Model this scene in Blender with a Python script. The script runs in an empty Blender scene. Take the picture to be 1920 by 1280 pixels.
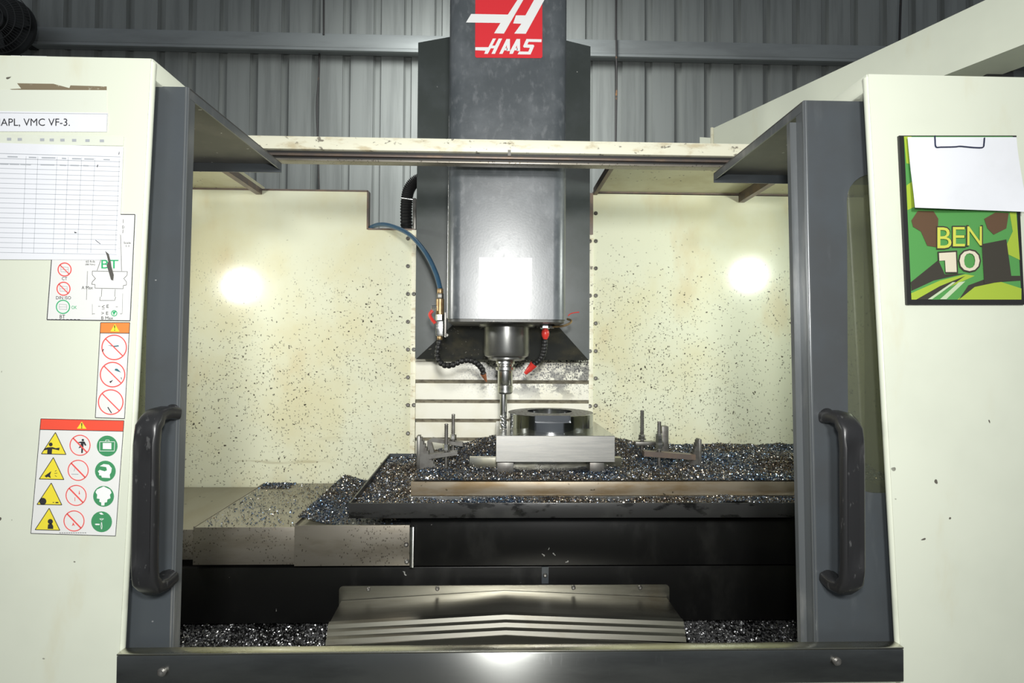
import bpy, bmesh, math, random
import numpy as np
from mathutils import Vector, Matrix
from mathutils.geometry import tessellate_polygon
random.seed(7); RNG = np.random.default_rng(7)
scn = bpy.context.scene
COL = scn.collection

# ------------------------------------------------------------------ camera
F = 1050.0            # focal length in pixels of the 1920x1280 frame
CZ = 1.35             # lens height above the workshop floor
YAW, PITCH, ROLL = math.atan(30/F), math.atan(20/F), 0.0065
RM = Matrix.Rotation(-YAW, 3, 'Z') @ Matrix.Rotation(PITCH, 3, 'X') @ Matrix.Rotation(math.pi/2, 3, 'X') @ Matrix.Rotation(ROLL, 3, 'Z')
cd = bpy.data.cameras.new('camera'); cam = bpy.data.objects.new('camera', cd); COL.objects.link(cam)
cd.sensor_width = 36; cd.lens = F/1920*36; cd.clip_start = .02
cam.matrix_world = Matrix.Translation((0, 0, CZ)) @ RM.to_4x4()
scn.camera = cam

def P(px, py, Y):
    """the point of the plane y = Y that is seen at pixel px, py"""
    d = RM @ Vector(((px-960)/F, -(py-640)/F, -1))
    t = Y/d.y
    return Vector((d.x*t, Y, CZ+d.z*t))
def R(px0, py0, px1, py1, Y):
    pm, qm = (py0+py1)/2, (px0+px1)/2
    return P(px0, pm, Y).x, P(px1, pm, Y).x, P(qm, py1, Y).z, P(qm, py0, Y).z

# ------------------------------------------------------------------ world, light, exposure
w = bpy.data.worlds.new('world'); scn.world = w; w.use_nodes = True
w.node_tree.nodes['Background'].inputs[0].default_value = (.85, .93, 1, 1)
w.node_tree.nodes['Background'].inputs[1].default_value = .22
def area(name, loc, target, size, power, color=(1, 1, 1), spread=180, shape='DISK'):
    l = bpy.data.lights.new(name, 'AREA'); l.shape = shape; l.size = size; l.energy = power; l.color = color
    l.spread = math.radians(spread)
    o = bpy.data.objects.new(name, l); COL.objects.link(o); o.location = loc
    o.rotation_euler = (Vector(target)-Vector(loc)).to_track_quat('-Z', 'Y').to_euler()
    return o
YW_ = 4.2
YB = 2.12                                            # plane of the enclosure's back panels
def mirror_spot(px, py, Y, t):                       # where a lamp stands that a flat sheet at y = Y mirrors at this pixel
    h = P(px, py, Y) - Vector((0, 0, CZ))
    return Vector((h.x*(1+t), Y*(1-t), CZ+h.z*(1+t)))
LAMP_L, LAMP_R = mirror_spot(450, 535, YB, .32), mirror_spot(1405, 515, YB, .32)
area('camera_flash', (.03, -.02, CZ+.17), (.0, 1.6, CZ+.12), .10, 9.6, (1, 1, .97), 140)
area('workshop_lamp', mirror_spot(945, 520, 1.6, 1.5), (0, 1.6, CZ), .28, 33, (1, 1, .97))
area('wall_fill_light', (-.15, 2.75, 3.75), (0, YW_, 1.9), 1.0, 50, (.97, 1, .97), 150)  # unseen light added to brighten the back wall, in place of shop daylight
area('work_light_beam', LAMP_L, (-.1, 2.1, CZ-.15), .10, 4.6, (1, 1, .93), 150)
area('work_light_beam', LAMP_R, (.2, 2.1, CZ-.15), .10, 4.6, (.93, 1, .93), 150)
vs = scn.view_settings
vs.view_transform = 'Standard'; vs.look = 'None'; vs.gamma = 1; vs.use_curve_mapping = False
vs.exposure = 0.0

# ------------------------------------------------------------------ materials
def mat(name, col, rough=.5, metal=0, layers=(), bump=None, spec=.5, rl=None, alpha=None, coat=0):
    """layers: dicts kind noise/speck/brush, scale, lo, hi, col, fac, z=(z0,z1) limiting where the dirt sits"""
    m = bpy.data.materials.new(name); m.use_nodes = True; nt = m.node_tree; N = nt.nodes; L = nt.links
    b = N['Principled BSDF']
    b.inputs['Roughness'].default_value = rough; b.inputs['Metallic'].default_value = metal
    b.inputs['Specular IOR Level'].default_value = spec
    b.inputs['Coat Weight'].default_value = coat
    geo = N.new('ShaderNodeNewGeometry')
    def mapped(scale):
        mp = N.new('ShaderNodeMapping'); L.new(geo.outputs['Position'], mp.inputs['Vector'])
        s = scale if isinstance(scale, (tuple, list)) else (scale,)*3
        mp.inputs['Scale'].default_value = s
        return mp.outputs[0]
    def rng(sock, lo, hi):
        r = N.new('ShaderNodeMapRange'); r.inputs[1].default_value = lo; r.inputs[2].default_value = hi
        r.interpolation_type = 'SMOOTHSTEP'; L.new(sock, r.inputs[0]); return r.outputs[0]
    def mul(a, b_):
        n = N.new('ShaderNodeMath'); n.operation = 'MULTIPLY'
        for i, s in enumerate((a, b_)):
            if isinstance(s, (int, float)): n.inputs[i].default_value = s
            else: L.new(s, n.inputs[i])
        return n.outputs[0]
    cur = None; rc = None
    for ly in layers:
        k = ly.get('kind', 'noise')
        if k == 'speck':
            nz = N.new('ShaderNodeTexNoise'); nz.inputs['Scale'].default_value = 1.0; nz.inputs['Detail'].default_value = 1
            v = mapped(ly['scale']); L.new(v, nz.inputs['Vector'])
            mx = N.new('ShaderNodeVectorMath'); mx.operation = 'MULTIPLY_ADD'
            L.new(nz.outputs['Color'], mx.inputs[0]); mx.inputs[1].default_value = (1.3,)*3; L.new(v, mx.inputs[2])
            vo = N.new('ShaderNodeTexVoronoi'); vo.inputs['Scale'].default_value = 1.0; L.new(mx.outputs[0], vo.inputs['Vector'])
            a = rng(vo.outputs['Distance'], ly.get('r', .2)*1.15, ly.get('r', .2)*.85)
            sp = N.new('ShaderNodeSeparateColor'); L.new(vo.outputs['Color'], sp.inputs[0])
            den = ly.get('den', .5)
            big = N.new('ShaderNodeTexNoise'); big.inputs['Scale'].default_value = ly.get('big', 3.5); big.inputs['Detail'].default_value = 3
            L.new(geo.outputs['Position'], big.inputs['Vector'])
            sub = N.new('ShaderNodeMath'); sub.operation = 'MULTIPLY_ADD'; L.new(big.outputs[0], sub.inputs[0])
            sub.inputs[1].default_value = -ly.get('vary', 1.2); L.new(sp.outputs[0], sub.inputs[2])
            thr = den-.6*ly.get('vary', 1.2)
            f = mul(a, rng(sub.outputs[0], thr+.02, thr-.02))
        else:
            nz = N.new('ShaderNodeTexNoise'); nz.inputs['Scale'].default_value = 1.0
            nz.inputs['Detail'].default_value = ly.get('detail', 5); nz.inputs['Roughness'].default_value = ly.get('nr', .6)
            L.new(mapped(ly['scale']), nz.inputs['Vector'])
            f = rng(nz.outputs[0], ly.get('lo', .45), ly.get('hi', .65))
        if 'z' in ly:
            sz = N.new('ShaderNodeSeparateXYZ'); L.new(geo.outputs['Position'], sz.inputs[0])
            f = mul(f, rng(sz.outputs['Z'], ly['z'][0], ly['z'][1]))
        if 'x' in ly:
            sz = N.new('ShaderNodeSeparateXYZ'); L.new(geo.outputs['Position'], sz.inputs[0])
            f = mul(f, rng(sz.outputs['X'], ly['x'][0], ly['x'][1]))
        f = mul(f, ly.get('fac', 1.0))
        if 'col' in ly:
            mx = N.new('ShaderNodeMix'); mx.data_type = 'RGBA'; L.new(f, mx.inputs[0])
            if cur is None: mx.inputs[6].default_value = (*col, 1)
            else: L.new(cur, mx.inputs[6])
            mx.inputs[7].default_value = (*ly['col'], 1); cur = mx.outputs[2]
        if 'rough' in ly:
            mr = N.new('ShaderNodeMix'); mr.data_type = 'FLOAT'; L.new(f, mr.inputs[0])
            if rc is None: mr.inputs[2].default_value = rough
            else: L.new(rc, mr.inputs[2])
            mr.inputs[3].default_value = ly['rough']; rc = mr.outputs[0]
    if cur is None: b.inputs['Base Color'].default_value = (*col, 1)
    else: L.new(cur, b.inputs['Base Color'])
    if rc is not None: L.new(rc, b.inputs['Roughness'])
    if bump:
        nz = N.new('ShaderNodeTexNoise'); nz.inputs['Scale'].default_value = 1.0; nz.inputs['Detail'].default_value = 4
        L.new(mapped(bump[0]), nz.inputs['Vector'])
        bp = N.new('ShaderNodeBump'); bp.inputs['Strength'].default_value = bump[1]; bp.inputs['Distance'].default_value = bump[2]
        L.new(nz.outputs[0], bp.inputs['Height']); L.new(bp.outputs[0], b.inputs['Normal'])
    return m

M = {}
rust = (.30, .20, .09)
M['cream'] = mat('cream_paint', (.69, .72, .60), .42, 0, [
    dict(scale=(5, 5, 6), lo=.66, hi=.80, col=(.40, .40, .34), fac=.35),
    dict(scale=2.2, lo=.45, hi=.75, col=(.63, .66, .55)), dict(scale=(9, 9, 3), lo=.58, hi=.75, col=(.60, .55, .36), fac=.35),
    dict(kind='speck', scale=38, r=.12, den=.10, vary=.6, col=(.12, .11, .09))], bump=(60, .05, .001))
M['cream_edge'] = mat('chipped_cream_paint', (.80, .78, .62), .45, 0, [
    dict(scale=(14, 14, 40), lo=.50, hi=.70, col=(.52, .42, .24), fac=.7), dict(scale=(35, 35, 60), lo=.60, hi=.66, col=(.10, .08, .06), fac=.8)])
M['cream_in'] = mat('cream_paint_splashed', (.70, .71, .55), .17, 0, [
    dict(scale=2.4, lo=.42, hi=.68, col=(.66, .62, .40), fac=.75), dict(scale=(5, 5, 2.5), lo=.55, hi=.75, col=(.60, .49, .28), fac=.45),
    dict(kind='speck', scale=(170, 170, 80), r=.27, den=.38, vary=1.1, col=(.14, .14, .10), fac=.85, z=(CZ+.45, CZ+.12)),
    dict(kind='speck', scale=(85, 85, 180), r=.27, den=.32, vary=1.1, big=5, col=(.16, .15, .11), fac=.85, z=(CZ+.40, CZ+.05)),
    dict(kind='speck', scale=95, r=.26, den=.16, vary=.9, big=2, col=(.09, .08, .06), z=(CZ+.6, CZ+.2)),
    dict(kind='speck', scale=50, r=.16, den=.10, vary=.8, col=(.08, .07, .05), z=(CZ+.55, CZ+.05)),
    dict(scale=(2.5, 2.5, 26), lo=.62, hi=.72, col=(.25, .19, .08), fac=.35, z=(CZ-.28, CZ-.4))], bump=(25, .04, .002))
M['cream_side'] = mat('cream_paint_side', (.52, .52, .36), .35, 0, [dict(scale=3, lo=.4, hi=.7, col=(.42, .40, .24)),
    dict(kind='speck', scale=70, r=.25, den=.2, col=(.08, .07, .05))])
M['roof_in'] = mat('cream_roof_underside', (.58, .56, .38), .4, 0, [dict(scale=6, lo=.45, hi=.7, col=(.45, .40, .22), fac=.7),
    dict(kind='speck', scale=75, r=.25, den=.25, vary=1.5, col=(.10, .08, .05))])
M['door'] = mat('grey_door_paint', (.062, .071, .079), .34, 0, [dict(scale=4, lo=.4, hi=.7, col=(.053, .057, .060), rough=.42),
    dict(scale=(26, 26, 7), lo=.58, hi=.8, col=(.10, .11, .115), fac=.5), dict(kind='speck', scale=30, r=.10, den=.12, vary=.6, col=(.4, .4, .4))])
M['door_edge'] = mat('worn_door_edge', (.13, .14, .145), .28, .3, [dict(scale=(30, 30, 5), lo=.5, hi=.75, col=(.26, .26, .25), fac=.7)])
M['door_roof'] = mat('oily_grey_door_roof', (.055, .055, .052), .38, .2, [dict(scale=9, lo=.4, hi=.7, col=(.10, .095, .085)),
    dict(kind='speck', scale=60, r=.2, den=.2, vary=1.2, col=(.6, .6, .58))])
M['head'] = mat('grey_head_paint', (.066, .076, .083), .32, 0, [dict(scale=7, lo=.4, hi=.72, col=(.11, .122, .132), rough=.36),
    dict(scale=(55, 55, 30), lo=.5, hi=.72, col=(.17, .18, .19), fac=.5, rough=.45)], spec=1.0, bump=(160, .14, .0006))
M['plate'] = mat('grey_plate_paint', (.046, .055, .051), .36, 0, [dict(scale=8, lo=.4, hi=.7, col=(.062, .072, .071)),
    dict(kind='speck', scale=40, r=.1, den=.1, vary=.6, col=(.35, .35, .33))])
M['skirt'] = mat('oily_dark_skirt', (.035, .037, .036), .42, 0, [dict(scale=12, lo=.45, hi=.7, col=(.075, .07, .05)),
    dict(kind='speck', scale=90, r=.25, den=.2, col=(.2, .19, .16))])
M['slat'] = mat('cream_slat_spattered', (.80, .78, .68), .32, 0, [
    dict(scale=5, lo=.5, hi=.7, col=(.70, .66, .50), fac=.6),
    dict(kind='speck', scale=130, r=.45, den=.62, vary=2.0, big=9, col=(.03, .03, .03), z=(CZ-.20, CZ-.06), x=(-.22, .12)),
    dict(scale=(13, 13, 18), lo=.53, hi=.60, col=(.06, .06, .06), fac=.75, z=(CZ-.20, CZ-.12), x=(-.16, .02)),
    dict(kind='speck', scale=170, r=.45, den=.7, vary=1.6, big=14, col=(.05, .05, .05), z=(CZ-.18, CZ-.05), x=(-.20, .02))])
M['slat_fold'] = mat('grimy_shaded_slat_fold', (.36, .33, .26), .45, 0, [dict(scale=(40, 40, 10), lo=.4, hi=.7, col=(.16, .14, .11))])  # grime, plus the shade of the down-facing fold put into the colour
M['steel'] = mat('machined_steel', (.62, .62, .60), .22, 1, [dict(scale=(4, 4, 90), lo=.4, hi=.7, rough=.34)])
M['mirror_steel'] = mat('polished_steel', (.66, .66, .65), .24, 1, [dict(scale=(30, 30, 4), lo=.4, hi=.7, rough=.32)])
M['boss'] = mat('turned_steel', (.46, .47, .48), .11, 1, [dict(scale=(3, 3, 60), lo=.4, hi=.7, rough=.15)])
M['boss_top'] = mat('milled_boss_top', (.34, .34, .32), .45, .6, [dict(scale=110, lo=.45, hi=.6, col=(.12, .10, .08)), dict(scale=30, lo=.55, hi=.7, col=(.5, .5, .48))], spec=.2)
M['block'] = mat('ground_steel', (.60, .59, .56), .36, 1, [dict(scale=(14, 14, 160), lo=.4, hi=.7, col=(.48, .47, .44), rough=.45),
    dict(kind='speck', scale=(45, 45, 25), r=.12, den=.12, vary=.5, col=(.25, .15, .08))])
M['block_top'] = mat('bright_milled_steel', (.55, .55, .53), .20, 1, [dict(scale=(50, 50, 8), lo=.4, hi=.7, rough=.28)])
M['stain'] = mat('stainless_sheet', (.36, .35, .31), .32, 1, [dict(scale=(2, 30, 60), lo=.4, hi=.7, col=(.29, .28, .24), rough=.4),
    dict(scale=6, lo=.55, hi=.8, col=(.22, .18, .12), fac=.6)])
M['sill'] = mat('stainless_sill', (.40, .405, .39), .28, 1, [dict(scale=(3, 20, 14), lo=.4, hi=.7, col=(.25, .255, .245), rough=.32),
    dict(scale=(120, 120, 20), lo=.62, hi=.72, col=(.4, .4, .39), fac=.4)])
_nt = M['sill'].node_tree; _tg = _nt.nodes.new('ShaderNodeTangent'); _tg.direction_type = 'RADIAL'; _tg.axis = 'Z'
_b = _nt.nodes['Principled BSDF']; _b.inputs['Anisotropic'].default_value = .98; _b.inputs['Anisotropic Rotation'].default_value = .25; _nt.links.new(_tg.outputs[0], _b.inputs['Tangent'])
M['sill_lip'] = mat('stainless_sill_lip', (.55, .54, .47), .25, 1, [dict(scale=(9, 20, 14), lo=.4, hi=.7, col=(.42, .40, .30), rough=.36)])
M['cover'] = mat('worn_cover_steel', (.30, .275, .235), .42, .7, [dict(scale=(6, 6, 20), lo=.4, hi=.7, col=(.23, .205, .165)),
    dict(kind='speck', scale=(190, 190, 150), r=.36, den=.46, vary=2.0, big=5, col=(.09, .075, .06), fac=.8), dict(scale=10, lo=.6, hi=.75, col=(.40, .28, .12), fac=.5)])
M['cover_top'] = mat('dusty_cover_top', (.28, .265, .21), .48, .45, [dict(scale=(8, 3, 8), lo=.4, hi=.7, col=(.25, .23, .17)),
    dict(kind='speck', scale=60, r=.2, den=.2, col=(.05, .05, .05))])
M['table'] = mat('iron_table_edge', (.33, .28, .21), .45, .6, [dict(scale=(7, 7, 30), lo=.4, hi=.7, col=(.24, .17, .09)),
    dict(kind='speck', scale=70, r=.25, den=.25, col=(.10, .08, .05))])
M['tray'] = mat('dark_tray_paint', (.034, .034, .034), .36, .2, [dict(scale=(12, 12, 30), lo=.52, hi=.62, col=(.012, .012, .012), rough=.18),
    dict(scale=8, lo=.5, hi=.75, col=(.075, .075, .07), fac=.5)])
M['black'] = mat('oily_black_paint', (.006, .006, .006), .36, 0, [dict(scale=(9, 9, 4), lo=.5, hi=.75, col=(.014, .014, .013), rough=.5),
    dict(kind='speck', scale=60, r=.13, den=.12, vary=1, col=(.35, .35, .33))], spec=.3)
M['black_plain'] = mat('black_rubber', (.012, .012, .012), .5)
M['handle'] = mat('black_moulded_handle', (.018, .018, .019), .33, 0, [dict(scale=(90, 90, 30), lo=.62, hi=.7, col=(.10, .10, .10), fac=.6)], bump=(300, .1, .0004))
M['clad'] = mat('grey_cladding', (.27, .285, .275), .5, .1, [dict(scale=(14, 14, .8), lo=.4, hi=.7, col=(.20, .212, .205)),
    dict(scale=(40, 40, 1.0), lo=.55, hi=.75, col=(.27, .28, .27), fac=.5)])
M['purlin'] = mat('galvanised_purlin', (.30, .32, .32), .45, .3, [dict(scale=(2, 8, 12), lo=.4, hi=.7, col=(.25, .265, .265))])
M['paper'] = mat('white_paper', (.77, .78, .82), .55, 0, [dict(scale=7, lo=.45, hi=.8, col=(.72, .73, .76))])
M['film'] = mat('yellowed_film', (.70, .73, .63), .25, 0, [dict(scale=12, lo=.5, hi=.75, col=(.64, .65, .53), fac=.6)])
M['sticker'] = mat('white_sticker', (.76, .76, .74), .35)
M['smear'] = mat('dark_smear', (.09, .085, .075), .6)
M['ink'] = mat('black_ink', (.03, .03, .035), .5); M['grey_ink'] = mat('grey_ink', (.40, .41, .43), .5)
M['pale_ink'] = mat('pale_ink', (.40, .42, .45), .5)
M['red_ink'] = mat('red_ink', (.80, .10, .09), .4); M['orange_ink'] = mat('orange_ink', (.90, .25, .06), .4)
M['scarlet_ink'] = mat('scarlet_ink', (.85, .09, .05), .4); M['yellow_ink'] = mat('yellow_ink', (.83, .70, .05), .4)
M['green_ink'] = mat('green_ink', (.06, .28, .12), .4); M['bright_green_ink'] = mat('bright_green_ink', (.03, .42, .16), .4)
M['white_ink'] = mat('white_ink', (.85, .85, .84), .4); M['teal_ink'] = mat('teal_ink', (.04, .16, .20), .4)
M['logo_red'] = mat('logo_red', (.72, .03, .04), .35)
M['residue'] = mat('tape_residue', (.20, .16, .10), .6, 0, [dict(scale=60, lo=.55, hi=.65, col=(.6, .6, .48), fac=.7)])
M['brass'] = mat('brass', (.36, .25, .13), .42, .8, [dict(scale=60, lo=.45, hi=.7, col=(.25, .16, .08))])
M['copper'] = mat('copper_nozzle', (.50, .19, .09), .45, .4)
M['red'] = mat('red_plastic', (.62, .04, .03), .35, 0, coat=.3)
M['blue'] = mat('blue_hose', (.025, .075, .135), .4, 0, [dict(scale=30, lo=.4, hi=.7, col=(.04, .09, .14))])
M['stud'] = mat('grey_clamp_steel', (.20, .195, .18), .42, .75, [dict(scale=40, lo=.4, hi=.7, col=(.13, .12, .11))])
M['strap'] = mat('brown_clamp_steel', (.16, .13, .115), .48, .6, [dict(scale=25, lo=.4, hi=.7, col=(.22, .16, .12))])
M['spindle'] = mat('spindle_steel', (.22, .22, .21), .28, .8, [dict(scale=14, lo=.4, hi=.7, col=(.15, .155, .15), rough=.38)])
M['cable'] = mat('rusty_cable', (.03, .028, .028), .6, 0, [dict(scale=9, lo=.62, hi=.7, col=(.25, .12, .04))])
M['fan'] = mat('fan_wire', (.055, .055, .055), .4, .5); M['fan_dark'] = mat('fan_dark', (.012, .013, .013), .5)
M['concrete'] = mat('concrete_floor', (.20, .20, .19), .7, 0, [dict(scale=3, col=(.14, .14, .13))])
M['lens'] = mat('lamp_lens', (.8, .8, .8), .3)
lb = M['lens'].node_tree.nodes['Principled BSDF']; lb.inputs['Emission Color'].default_value = (1, 1, .92, 1); lb.inputs['Emission Strength'].default_value = 8
M['board_black'] = mat('black_board_edge', (.02, .02, .02), .4); M['print_green'] = mat('print_green', (.09, .30, .08), .3)
M['print_lime'] = mat('print_lime', (.36, .48, .05), .3); M['print_dark'] = mat('print_dark', (.05, .045, .035), .3)
M['print_brown'] = mat('print_brown', (.12, .07, .04), .3); M['print_cream'] = mat('print_cream', (.68, .62, .48), .3)
M['print_yellow'] = mat('print_yellow', (.58, .60, .09), .3); M['print_pale'] = mat('print_pale', (.50, .60, .40), .3)
M['wire_clip'] = mat('blue_wire', (.03, .04, .10), .3, .8)

def glass_mat():
    m = bpy.data.materials.new('door_glass'); m.use_nodes = True; nt = m.node_tree; N = nt.nodes; L = nt.links
    N.remove(N['Principled BSDF']); out = N['Material Output']
    tr = N.new('ShaderNodeBsdfTransparent'); tr.inputs[0].default_value = (.62, .64, .55, 1)
    gl = N.new('ShaderNodeBsdfGlossy'); gl.inputs['Roughness'].default_value = .08
    df = N.new('ShaderNodeBsdfDiffuse'); df.inputs[0].default_value = (.18, .19, .15, 1)
    m0 = N.new('ShaderNodeMixShader'); m0.inputs[0].default_value = .22; L.new(tr.outputs[0], m0.inputs[1]); L.new(df.outputs[0], m0.inputs[2])
    mx = N.new('ShaderNodeMixShader'); mx.inputs[0].default_value = .10; L.new(m0.outputs[0], mx.inputs[1]); L.new(gl.outputs[0], mx.inputs[2])
    L.new(mx.outputs[0], out.inputs[0]); return m
M['glass'] = glass_mat()
def chip_mat(name, stops, rough=.28):
    m = bpy.data.materials.new(name); m.use_nodes = True; nt = m.node_tree; N = nt.nodes; L = nt.links; b = N['Principled BSDF']
    geo = N.new('ShaderNodeNewGeometry'); nz = N.new('ShaderNodeTexNoise'); nz.inputs['Scale'].default_value = 5.5; nz.inputs['Detail'].default_value = 3
    L.new(geo.outputs['Position'], nz.inputs['Vector'])
    ad = N.new('ShaderNodeMath'); ad.operation = 'MULTIPLY_ADD'; L.new(nz.outputs[0], ad.inputs[0]); ad.inputs[1].default_value = 1.5
    sub = N.new('ShaderNodeMath'); sub.operation = 'MULTIPLY_ADD'; L.new(geo.outputs['Random Per Island'], sub.inputs[0]); sub.inputs[1].default_value = .75; sub.inputs[2].default_value = -.60
    L.new(sub.outputs[0], ad.inputs[2])
    cr = N.new('ShaderNodeValToRGB'); L.new(ad.outputs[0], cr.inputs[0])
    e = cr.color_ramp.elements
    while len(e) > 1: e.remove(e[-1])
    e[0].position = stops[0][0]; e[0].color = (*stops[0][1], 1)
    for p, c in stops[1:]: n = e.new(p); n.color = (*c, 1)
    L.new(cr.outputs[0], b.inputs['Base Color']); b.inputs['Metallic'].default_value = .85; b.inputs['Roughness'].default_value = rough
    return m
M['chip'] = chip_mat('steel_chips', [(0, (.03, .05, .09)), (.2, (.10, .17, .27)), (.32, (.34, .36, .40)), (.45, (.05, .07, .11)), (.58, (.48, .47, .45)), (.7, (.15, .11, .07)), (.85, (.28, .23, .16)), (1, (.08, .06, .05))])
M['chip_grey'] = chip_mat('grey_chips', [(0, (.05, .05, .06)), (.4, (.30, .30, .31)), (.7, (.55, .55, .55)), (1, (.14, .14, .15))])
M['chip_base'] = mat('chip_bed', (.035, .034, .036), .5, .6, [dict(scale=160, lo=.45, hi=.6, col=(.12, .13, .15))], bump=(220, .6, .004))

# ------------------------------------------------------------------ mesh helpers
WT = {}
def finish(me, smooth=35):
    if smooth:
        me.polygons.foreach_set('use_smooth', [True]*len(me.polygons)); me.set_sharp_from_angle(angle=math.radians(smooth))
def link(name, me, m, parent=None, center=None):
    if m is not None:
        for x in (m if isinstance(m, (list, tuple)) else (m,)): me.materials.append(x)
    if center is None:
        n = len(me.vertices); co = np.empty(n*3); me.vertices.foreach_get('co', co); co = co.reshape(-1, 3)
        c = (co.min(0)+co.max(0))/2
        me.vertices.foreach_set('co', (co-c).ravel()); center = Vector(c)
    o = bpy.data.objects.new(name, me); COL.objects.link(o); place(o, center, parent)
    return o
def place(o, c, parent):
    c = Vector(c); WT[o.name] = c
    if parent is not None:
        o.parent = parent; o.location = c-WT[parent.name]
    else: o.location = c
def inst(src, c, parent, name=None):
    o = bpy.data.objects.new(name or src.name.split('.')[0], src.data); COL.objects.link(o); place(o, c, parent); return o
def tag(o, label=None, cat=None, group=None, kind=None):
    if label: o['label'] = label
    if cat: o['category'] = cat
    if group: o['group'] = group
    if kind: o['kind'] = kind
    return o
def thing(name, loc, label, cat, group=None, kind=None):
    o = bpy.data.objects.new(name, None); COL.objects.link(o); o.empty_display_size = .05
    place(o, loc, None); return tag(o, label, cat, group, kind)
def catmull(pts, n=8):
    pts = [Vector(p) for p in pts]; q = [pts[0]*2-pts[1]]+pts+[pts[-1]*2-pts[-2]]; out = []
    for i in range(1, len(q)-2):
        for k in range(n):
            t = k/n; a, b, c, d = q[i-1], q[i], q[i+1], q[i+2]
            out.append(.5*((2*b)+(c-a)*t+(2*a-5*b+4*c-d)*t*t+(3*b-a-3*c+d)*t**3))
    out.append(pts[-1]); return out
class MB:
    def __init__(s): s.bm = bmesh.new()
    def box(s, x0, x1, y0, y1, z0, z1, bev=0, seg=2):
        x0, x1 = sorted((x0, x1)); y0, y1 = sorted((y0, y1)); z0, z1 = sorted((z0, z1))
        t = bmesh.new(); r = bmesh.ops.create_cube(t, size=1)
        for v in r['verts']: v.co = ((x0+x1)/2+v.co.x*(x1-x0), (y0+y1)/2+v.co.y*(y1-y0), (z0+z1)/2+v.co.z*(z1-z0))
        if bev: bmesh.ops.bevel(t, geom=t.edges[:], offset=bev, segments=seg, profile=.5, affect='EDGES')
        me = bpy.data.meshes.new('tmp'); t.to_mesh(me); t.free(); s.bm.from_mesh(me); bpy.data.meshes.remove(me); return s
    def loft(s, loops, cap=True, ring=True):
        vs = [[s.bm.verts.new(p) for p in lp] for lp in loops]
        for a, b in zip(vs, vs[1:]):
            n = len(a)
            for i in range(n if ring else n-1): s.bm.faces.new((a[i], a[(i+1) % n], b[(i+1) % n], b[i]))
        if cap: s.bm.faces.new(vs[0][::-1]); s.bm.faces.new(vs[-1])
        return s
    def plate(s, outer, y0, y1, holes=()):
        """outline in x,z extruded from y0 to y1"""
        loops = [list(outer)]+[list(h) for h in holes]; flat = [p for l in loops for p in l]
        tris = tessellate_polygon([[Vector((p[0], p[1], 0)) for p in l] for l in loops])
        A = [s.bm.verts.new((p[0], y0, p[1])) for p in flat]; B = [s.bm.verts.new((p[0], y1, p[1])) for p in flat]
        for t in tris:
            s.bm.faces.new([A[i] for i in t]); s.bm.faces.new([B[i] for i in t][::-1])
        k = 0
        for l in loops:
            n = len(l)
            for i in range(n):
                a, b = k+i, k+(i+1) % n; s.bm.faces.new((A[a], A[b], B[b], B[a]))
            k += n
        return s
    def quadbox(s, q, d):
        """slab from a quad of 3-D corners, thickened by vector d"""
        d = Vector(d); q = [Vector(p) for p in q]; return s.loft([q, [p+d for p in q]])
    def cyl(s, p0, p1, r0, r1=None, seg=20):
        r1 = r0 if r1 is None else r1; p0, p1 = Vector(p0), Vector(p1); T = (p1-p0).normalized()
        u = T.orthogonal().normalized(); v = T.cross(u)
        return s.loft([[p+(u*math.cos(2*math.pi*i/seg)+v*math.sin(2*math.pi*i/seg))*r for i in range(seg)] for p, r in ((p0, r0), (p1, r1))])
    def lathe(s, prof, c, seg=40):
        return s.loft([[(c[0]+r*math.cos(2*math.pi*i/seg), c[1]+r*math.sin(2*math.pi*i/seg), z) for i in range(seg)] for r, z in prof])
    def tube(s, path, r, seg=12, n=8, smooth=True):
        pts = catmull(path, n) if smooth else [Vector(p) for p in path]; loops = []; u = None
        for i, p in enumerate(pts):
            T = (pts[min(i+1, len(pts)-1)]-pts[max(i-1, 0)]).normalized()
            u = T.orthogonal().normalized() if u is None else (u-T*u.dot(T)).normalized(); v = T.cross(u)
            rr = r(i, len(pts)) if callable(r) else r
            loops.append([p+(u*math.cos(2*math.pi*k/seg)+v*math.sin(2*math.pi*k/seg))*rr for k in range(seg)])
        return s.loft(loops)
    def mesh(s, smooth=35):
        bmesh.ops.recalc_face_normals(s.bm, faces=s.bm.faces[:])
        me = bpy.data.meshes.new('mesh'); s.bm.to_mesh(me); s.bm.free(); finish(me, smooth); return me
    def build(s, name, m, parent=None, smooth=35): return link(name, s.mesh(smooth), m, parent)
def rrect(x0, x1, z0, z1, r, n=5):
    out = []
    for cx, cz, a0 in ((x1-r, z1-r, 0), (x0+r, z1-r, 90), (x0+r, z0+r, 180), (x1-r, z0+r, 270)):
        for k in range(n+1):
            a = math.radians(a0+90*k/n); out.append((cx+r*math.cos(a), cz+r*math.sin(a)))
    return out
BOLT = MB(); BOLT.lathe([(.0075, 0), (.0075, .004), (.005, .0065), (.0, .0068)], (0, 0), 12)
BOLT_ME = BOLT.mesh(); BOLT_ME.transform(Matrix.Rotation(math.pi/2, 4, 'X'))   # head faces -y
BOLT_ME.materials.append(M['stud'])
def bolt(px, py, Y, parent, sc=1.0):
    o = bpy.data.objects.new('bolt', BOLT_ME); COL.objects.link(o); place(o, P(px, py, Y), parent); o.scale = (sc,)*3; return o
_tc = {}
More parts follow.
